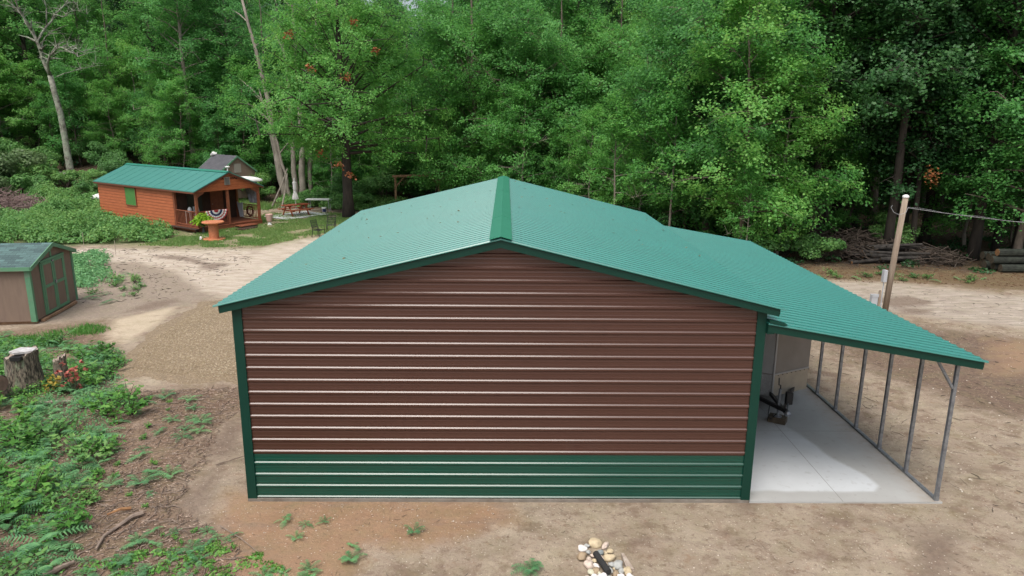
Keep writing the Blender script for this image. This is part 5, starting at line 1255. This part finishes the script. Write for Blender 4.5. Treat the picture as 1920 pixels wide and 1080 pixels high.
mb = MB(); mb.prism([(-.2, -.16, 1.05), (.02, -.3, 1.06), (.34, -.08, 1.04), (.26, .22, 1.03), (-.16, .22, 1.04)], (0, 0, .05)); o = mb.build('bark_slab', MT['white'] and mat('bleached_bark', (.55, .55, .55), .8, (.28, .26, .24), 6, .3), None); o.location = (-7.55, 5.3, 0); tag(o, 'bleached bark slab lying on the wide stump', 'bark')
mb = MB(); mb.box(.0, .26, -.39, -.2, .92, 1.02); mb.build('hollow_shade', MT['black'], st)  # black box standing in for the shade inside a hollow
stump('tree_stump', (-6.72, 5.45, 0), .15, .84, 'thin broken stump beside the red seedling', lean=.0)
# log with a cut end and one more stump at the left edge
lg = thing('cut_log', 'thick log with a reddish cut end lying beside the wide stump', 'log', (-7.75, 4.55, .50), 0)
mb = MB(); mb.tube([(-1.6, .35, .0), (-.8, .15, .02), (.18, -.12, 0)], [.24, .24, .22], 20, cap=False, rag=.03); mb.build('bark', MT['stump_bark'], lg)
mb = MB(); mb.tube([(.15, -.11, 0), (.185, -.122, 0)], [.21, .205], 20); mb.build('cut_end', MT['cutred'], lg)
stump('tree_stump', (-7.85, 4.4, 0), .22, .26, 'low dark stump at the left edge under the log')
# sticks
def stick(pts, r, label, cat='stick', m=None):
    mb = MB(); n = len(pts); mb.tube([(x, y, z) for x, y, z in pts], [r*(1-.5*i/(n-1)) for i in range(n)], 7, rag=.15); o = mb.build('branch', m or MT['stick']); tag(o, label, cat); return o
stick([(-1.7, -.55, .06), (-1.82, -.68, .07), (-1.92, -.95, .05), (-2.0, -1.25, .05), (-1.93, -1.6, .04)], .04, 'thick pale barkless branch on the litter at bottom left')
stick([(-2.0, -.38, .04), (-2.12, -.5, .1), (-2.3, -.6, .05)], .035, 'short splintered orange branch above the thick pale one', m=MT['orangewood'])
stick([(-3.9, .3, .05), (-3.5, .32, .08), (-3.15, .4, .05)], .03, 'long grey stick among the ferns left of the garage')
stick([(-2.3, -2.35, .06), (-2.15, -2.15, .1), (-2.05, -2.0, .08)], .06, 'grey splintered log end at the bottom left corner')
stick([(-1.15, 1.3, .03), (-.75, 1.6, .05), (-.55, 1.95, .03)], .015, 'thin curved twig on the bark litter by the garage corner')
stick([(-.2, -.9, .03), (.3, -1.3, .05), (.75, -1.7, .03)], .010, 'thin dark twig on the orange soil before the wall')
stick([(-6.6, 4.3, .08), (-6.0, 4.35, .1), (-5.6, 4.5, .05)], .05, 'pale barkless log piece below the stumps', m=MT['cutwood'])
# twigs, chips and pebbles as loose stuff
def debris(name, poly, n, lmin, lmax, r, m, label, hole=-1, zoff=.004, cat='twigs'):
    Q = np.array(poly); lo = Q.min(0); hi = Q.max(0); P = rng.uniform(lo, hi, (n*4, 2)); P = P[sdist(P, poly) > 0]
    P = P[np.array([mn.noise(Vector((x*.6, y*.6, 4))) > hole for x, y in P])][:n]; n = len(P)
    a = rng.uniform(0, 2*PI, n); l = rng.uniform(lmin, lmax, n)*rng.random(n)**.5; rr_ = r*rng.uniform(.5, 1.4, n)
    z = np.array([ground_h(x, y) for x, y in P])+zoff+rng.uniform(0, .01, n)
    d = np.stack([np.cos(a), np.sin(a), rng.normal(0, .12, n)], 1); s = np.stack([-np.sin(a), np.cos(a), np.zeros(n)], 1); c = np.column_stack([P, z+rr_]); u = np.array([0, 0, 1.0])
    mid_ = c+s*(l*rng.normal(0, .12, n))[:, None]
    V = []
    for cc, k in ((c-d*(l/2)[:, None], .7), (mid_, 1), (c+d*(l/2)[:, None], .4)):
        for sx, sz in ((-1, -1), (1, -1), (0, 1.2)): V.append(cc+s*(rr_*sx*k)[:, None]+u*(rr_*sz*k)[:, None])
    V = np.stack(V, 1).reshape(-1, 3); f = []
    for i in range(2):
        for k in range(3): f.append((i*3+k, i*3+(k+1) % 3, i*3+3+(k+1) % 3, i*3+3+k))
    f = np.array(f); F_ = (np.arange(n)[:, None, None]*9+f[None]).reshape(-1, 4)
    o = link_mesh(name, np_mesh(name, V, F_), m); o['kind'] = 'stuff'; tag(o, label, cat)
LT = [(-5.2, 5.2), (-.6, 5.8), (-1.6, 4.5), (-1.8, 3.2), (-1.4, 1.4), (-1.3, -.2), (.4, -1.5), (.9, -3), (-5, -3), (-8, 3)]
debris('twigs', LT+[(-11, 6), (-6, 6.5)], 4200, .05, .5, .007, MT['stick'], 'pale twigs scattered on the bark litter left of the garage')
debris('bark_chips', LT, 11000, .02, .09, .005, mat('chips', (.26, .18, .13), .9, (.12, .075, .055), 9), 'brown bark chips and dead leaves left of the garage', cat='chips')
debris('pale_chips', LT, 4200, .02, .11, .006, mat('pale_chips', (.50, .40, .32), .9, (.30, .21, .16), 7), 'pale splinters and wood chips on the bark litter', cat='chips')
debris('twigs', [(13.2, -2.6), (13.2, 12), (15, 18), (30, 17), (26, 4), (20, -2.6)], 1500, .04, .4, .0045, MT['twig'], 'dark twigs scattered on the soil right of the lean-to')
debris('twigs', [(-.2, -.2), (13, -.2), (14, -3), (-1, -3)], 420, .02, .16, .0028, MT['twig'], 'thin twigs on the soil before the front wall')
debris('dead_leaves', [(14, 18.6), (22, 18.2), (34, 16.5), (45, 30), (8, 34)], 9000, .05, .15, .012, mat('dead_leaves', (.17, .085, .04), .9, (.07, .045, .025), 3, rgb3=(.26, .15, .06), scale3=5), 'brown dead leaves at the edge of the wood', cat='leaves')
debris('twigs', [(-18, 14), (-8.5, 14), (-7, 20), (-9, 26), (-18, 25)], 900, .05, .4, .008, MT['twig'], 'dark twigs on the bare soil behind the garden shed')
def pebbles(name, poly, n, r0_, m, label, zz=None):
    Q = np.array(poly); P = rng.uniform(Q.min(0), Q.max(0), (n*3, 2)); P = P[sdist(P, poly) > 0][:n]; n = len(P)
    r = r0_*rng.uniform(.4, 1.5, n)**1.5; a = rng.uniform(0, 2*PI, n); zb = 0
    if zz is not None:
        ii = np.clip(np.searchsorted(GH['xs'], P[:, 0]), 0, len(GH['xs'])-1); jj = np.clip(np.searchsorted(GH['ys'], P[:, 1]), 0, len(GH['ys'])-1); zb = (GH['h'][jj*len(GH['xs'])+ii]+.004)[:, None]
    base = []
    for k in range(5):
        t = 2*PI*k/5; base.append((math.cos(t), math.sin(t), .0))
    for k in range(5):
        t = 2*PI*(k+.5)/5; base.append((.7*math.cos(t), .7*math.sin(t), .55))
    base.append((0, 0, .75)); B = np.array(base); n_ = len(B)
    ca, sa = np.cos(a), np.sin(a); X = B[:, 0][None]*r[:, None]; Y = B[:, 1][None]*r[:, None]*.75
    V = np.stack([P[:, 0:1]+X*ca[:, None]-Y*sa[:, None], P[:, 1:2]+X*sa[:, None]+Y*ca[:, None], zb+B[:, 2][None]*r[:, None]-.004+np.zeros((n, 1))], -1).reshape(-1, 3)
    f = []
    for k in range(5): f += [(k, (k+1) % 5, 5+k), ((k+1) % 5, 5+(k+1) % 5, 5+k), (5+k, 5+(k+1) % 5, 10)]
    F_ = (np.arange(n)[:, None, None]*n_+np.array(f)[None]).reshape(-1, 3)
    o = link_mesh(name, np_mesh(name, V, F_), m); o['kind'] = 'stuff'; tag(o, label, 'pebbles')
PEB = leafmat('pebbles', (.22, .18, .14), (.42, .36, .29), (.68, .64, .57), 0.0, .8)
pebbles('pebbles', [(-.5, -.15), (12.9, -.15), (14, -3), (-1, -3)], 900, .010, PEB, 'small pale pebbles on the soil before the front wall')
pebbles('pebbles', [(13, -2.6), (13, 12), (15, 18), (30, 15), (20, -2.6)], 1300, .014, PEB, 'small pale pebbles on the soil right of the lean-to')
GRV = leafmat('gravel_stones', (.11, .08, .05), (.215, .165, .10), (.40, .34, .245), 0.0, .85)
pebbles('gravel_stones', [(-.1, 5.9), (-3.0, 6.1), (-5.6, 6.7), (-6.3, 8.6), (-6.4, 11.0), (-6.3, 13.8), (-5.2, 14.5), (-1.2, 14.2), (-.1, 12.8)], 26000, .018, GRV, 'coarse yellow-brown stones of the gravel bed', .10)

# ------------------------------------------------------------------ stones round the drain pipe at the bottom
STN = [ # x px, y px, w, h in photo pixels, colour, angle
 (1091.5, 1027.5, 17, 11, 'w', -.7), (1103, 1035, 9, 8, 'g', -.5), (1100, 1023, 10, 8, 'g', -.3), (1115, 1018, 23, 19, 't', .1), (1135, 1021.5, 10, 18, 'p', -.5), (1126.5, 1035, 12, 10, 'd', 0), (1136, 1036, 6, 7, 't', 0), (1144, 1034, 12, 9, 't', .2), (1143, 1045, 22, 13, 't', .0),
 (1127.5, 1045, 7, 10, 'p', .6), (1110, 1041, 6, 8, 'p', .5), (1104, 1047, 9, 8, 'p', 0), (1091, 1043, 15, 18, 'o', -.4), (1104.5, 1058, 16, 16, 'p', 0), (1114.5, 1051, 11, 7, 't', .2), (1118, 1060, 8, 12, 'w', .7), (1146, 1058, 10, 12, 'g', .1), (1159, 1058, 17, 18, 'g', .1),
 (1143, 1068, 8, 14, 'g', .6), (1137, 1061, 6, 6, 'w', .3), (1151, 1066, 4, 5, 't', 0), (1154, 1075, 10, 14, 'o', -.1), (1165, 1069, 9, 12, 'g', -.3), (1176.5, 1070, 13, 14, 't', -.4), (1181, 1081, 12, 12, 'w', 0), (1108, 1072, 10, 14, 'y', 0), (1117, 1070, 13, 12, 'o', 0), (1115, 1080, 12, 9, 'w', 0), (1130, 1080, 15, 12, 'w', .1), (1165, 1079, 13, 7, 'w', -.2), (1143, 1083, 9, 8, 'g', 0), (1100, 1083, 10, 9, 'p', 0), (1154, 1088, 11, 10, 't', 0), (1124, 1075, 7, 7, 'y', 0), (1120, 1091, 12, 10, 'g', 0), (1172, 1092, 12, 10, 'o', 0), (1138, 1093, 12, 10, 't', 0)]
SC_ = {'w': ('white', (.72, .69, .66)), 'g': ('grey', (.38, .39, .37)), 't': ('tan', (.52, .43, .28)), 'p': ('pinkish', (.58, .48, .40)), 'd': ('dark grey', (.22, .25, .25)), 'o': ('brown', (.33, .25, .16)), 'y': ('yellowish', (.55, .54, .40))}
SM = {k: mat('stone_'+v[0].replace(' ', '_'), v[1], .75, tuple(c*.78 for c in v[1]), 12, .1, 60) for k, v in SC_.items()}
# yard position of a stone: its measured spot in the photo turned into ground coordinates (about 8.5 mm per pixel across here)
def stone_xy(px, py):
    dx = (px-960)/FPX; dy = (540-py)/FPX; d = fw+r2*dx+u2*dy; t = (0.04-CZ)/d.z; return CX+d.x*t, CY+d.y*t
for i, (px, py, w_, h_, c_, a_) in enumerate(STN):
    x, y = stone_xy(px, py); q = .0089
    o = link_mesh('stone', rock_mesh('stone', i+1, w_*q*.53, h_*q*.60, min(w_, h_)*q*.42, 3, .42), SM[c_]); o.location = (x, y, .035); o.rotation_euler = (0, 0, a_)
    big = 'large' if w_*h_ > 220 else 'small' if w_*h_ < 80 else 'medium'
    ux, uy = (px-1135)/40, (1050-py)/30
    pos = ('top ' if uy > .45 else 'bottom ' if uy < -.45 else 'middle ')+('left' if ux < -.35 else 'right' if ux > .35 else 'centre')
    tag(o, f'{big} {SC_[c_][0]} rounded stone at the {pos} of the heap around the black pipe', 'stone', 'stones around the black pipe')
a_ = stone_xy(1117, 1041); b2 = stone_xy(1141, 1078)
dp = thing('drain_pipe', 'black corrugated drain pipe lying among the stones', 'pipe', (a_[0], a_[1], .07), 0)
mb = MB(); pts = []; rad = []; v0 = Vector((0, 0, 0)); v1 = Vector((b2[0]-a_[0], b2[1]-a_[1], .02))
for k in range(57): pts.append(v0.lerp(v1, k/56)); rad.append(.045 if k % 3 else .052)
mb.tube(pts, rad, 14); mb.build('tube', MT['rubber'], dp)
mb = MB(); a3 = stone_xy(1165, 1038); b3 = stone_xy(1182, 1068); mb.prism([(a3[0], a3[1], 0), (a3[0]+.04, a3[1], 0), (b3[0]+.06, b3[1]+.0, 0), (b3[0]-.06, b3[1]-.02, 0)], (0, 0, .05)); tag(mb.build('wood_scrap', MT['cutwood']), 'pale wedge of wood lying right of the stones', 'wood')

# ------------------------------------------------------------------ log piles, brush
lm = mat('log_bark', (.05, .045, .04), .95, (.016, .014, .012), 5, .5)
lk = 0
for row in range(5):
    for j in range(7-row):
        x0 = 21.6+rng.uniform(0, 1.6); ln = rng.uniform(1.8, 3.6); y0 = 22.2+j*.22+row*.1; z0 = .10+row*.17; r = rng.uniform(.06, .11); an = rng.normal(0, .12); tl = rng.normal(0, .05)
        root = thing('log', ('lowest', 'second', 'third', 'fourth', 'topmost')[row]+' row log in the tangled pile at the wood edge behind the pole', 'log', (x0, y0, z0), an, 'logs piled at the wood edge')
        mb = MB(); mb.tube([(0, 0, 0), (ln*.5, rng.normal(0, .05), rng.normal(0, .03)+tl*ln*.5), (ln, 0, tl*ln)], [r, r*.9, r*.75], 9, cap=False); mb.build('bark', lm, root)
        mb = MB(); mb.tube([(-.005, 0, 0), (.002, 0, 0)], r*.92, 9); mb.tube([(ln-.002, 0, tl*ln), (ln+.005, 0, tl*ln)], r*.7, 9); mb.build('cut_end', MT['orangewood'] if lk % 9 == 0 else MT['oldwood'], root); lk += 1
for k in range(9):
    x0 = 27.6+rng.uniform(0, .4); y0 = 20.6+(k % 4)*.38+(.19 if k > 3 else 0); z0 = .2+(k//4)*.36; r = rng.uniform(.17, .22)
    root = thing('log', 'thick mossy log in the stack at the right edge of the wood', 'log', (x0, y0, z0), -.05, 'thick logs at the right edge')
    mb = MB(); mb.tube([(0, 0, 0), (3, .05, .02), (5.5, 0, 0)], [r, r*.97, r*.93], 12, cap=False, rag=.04); mb.build('bark', mat('mossy_log', (.04, .048, .036), .95, (.012, .014, .011), 5, .5), root) if k == 0 else mb.build('bark', bpy.data.materials['mossy_log'], root)
    mb = MB(); mb.tube([(-.005, 0, 0), (.003, 0, 0)], r*.95, 12); mb.build('cut_end', MT['orangewood'] if k == 8 else MT['oldwood'], root)
def brush(name, c, R, h, n, r, m, label, zf=0):
    mb = MB()
    for k in range(n):
        a = rng.uniform(0, 2*PI); q = R*math.sqrt(rng.random()); x = q*math.cos(a); y = q*math.sin(a)*.6; z = h*rng.random()*(1-.6*(q/R)**2)+.03
        l = rng.uniform(.4, 1.5); b = rng.uniform(0, 2*PI); e = rng.normal(0, .3); d = Vector((math.cos(b), math.sin(b), e))*l/2; p = Vector((x, y, z))
        z0 = max(.02, (p-d).z); z1 = max(.02, (p+d).z)
        mb.tube([(x-d.x, y-d.y, z0), (x+rng.normal(0, .08), y+rng.normal(0, .08), max(.03, z+rng.normal(0, .06))), (x+d.x, y+d.y, z1)], [r, r*.8, r*.3], 4, cap=False)
    o = mb.build(name, m); o.location = (c[0], c[1], zf); tag(o, label, 'brush pile')
brush('brush_pile', (-30.6, 38.3), 3.0, 1.7, 1100, .022, mat('purple_twigs', (.26, .19, .175), .95, (.14, .09, .08), 2), 'heap of purplish dead brushwood at the far left')
brush('brush_pile', (22.6, 24.2), 3.2, 1.4, 650, .022, MT['twig'], 'dark tangle of branches behind the log pile')
brush('brush_pile', (26.0, 22.6), 1.6, .8, 200, .025, MT['twig'], 'small dark heap of branches left of the thick logs')
# stakes
for k, (x, y) in enumerate(((-17.9, 25.75), (-14.95, 23.4))):
    mb = MB(); mb.tube([(0, 0, 0), (.01, 0, .75)], .012, 6); o = mb.build('marker_stake', MT['cutwood']); o.location = (x, y, 0); tag(o, ('far left' if k == 0 else 'nearer')+' thin pale stake beside the dirt drive', 'stake')
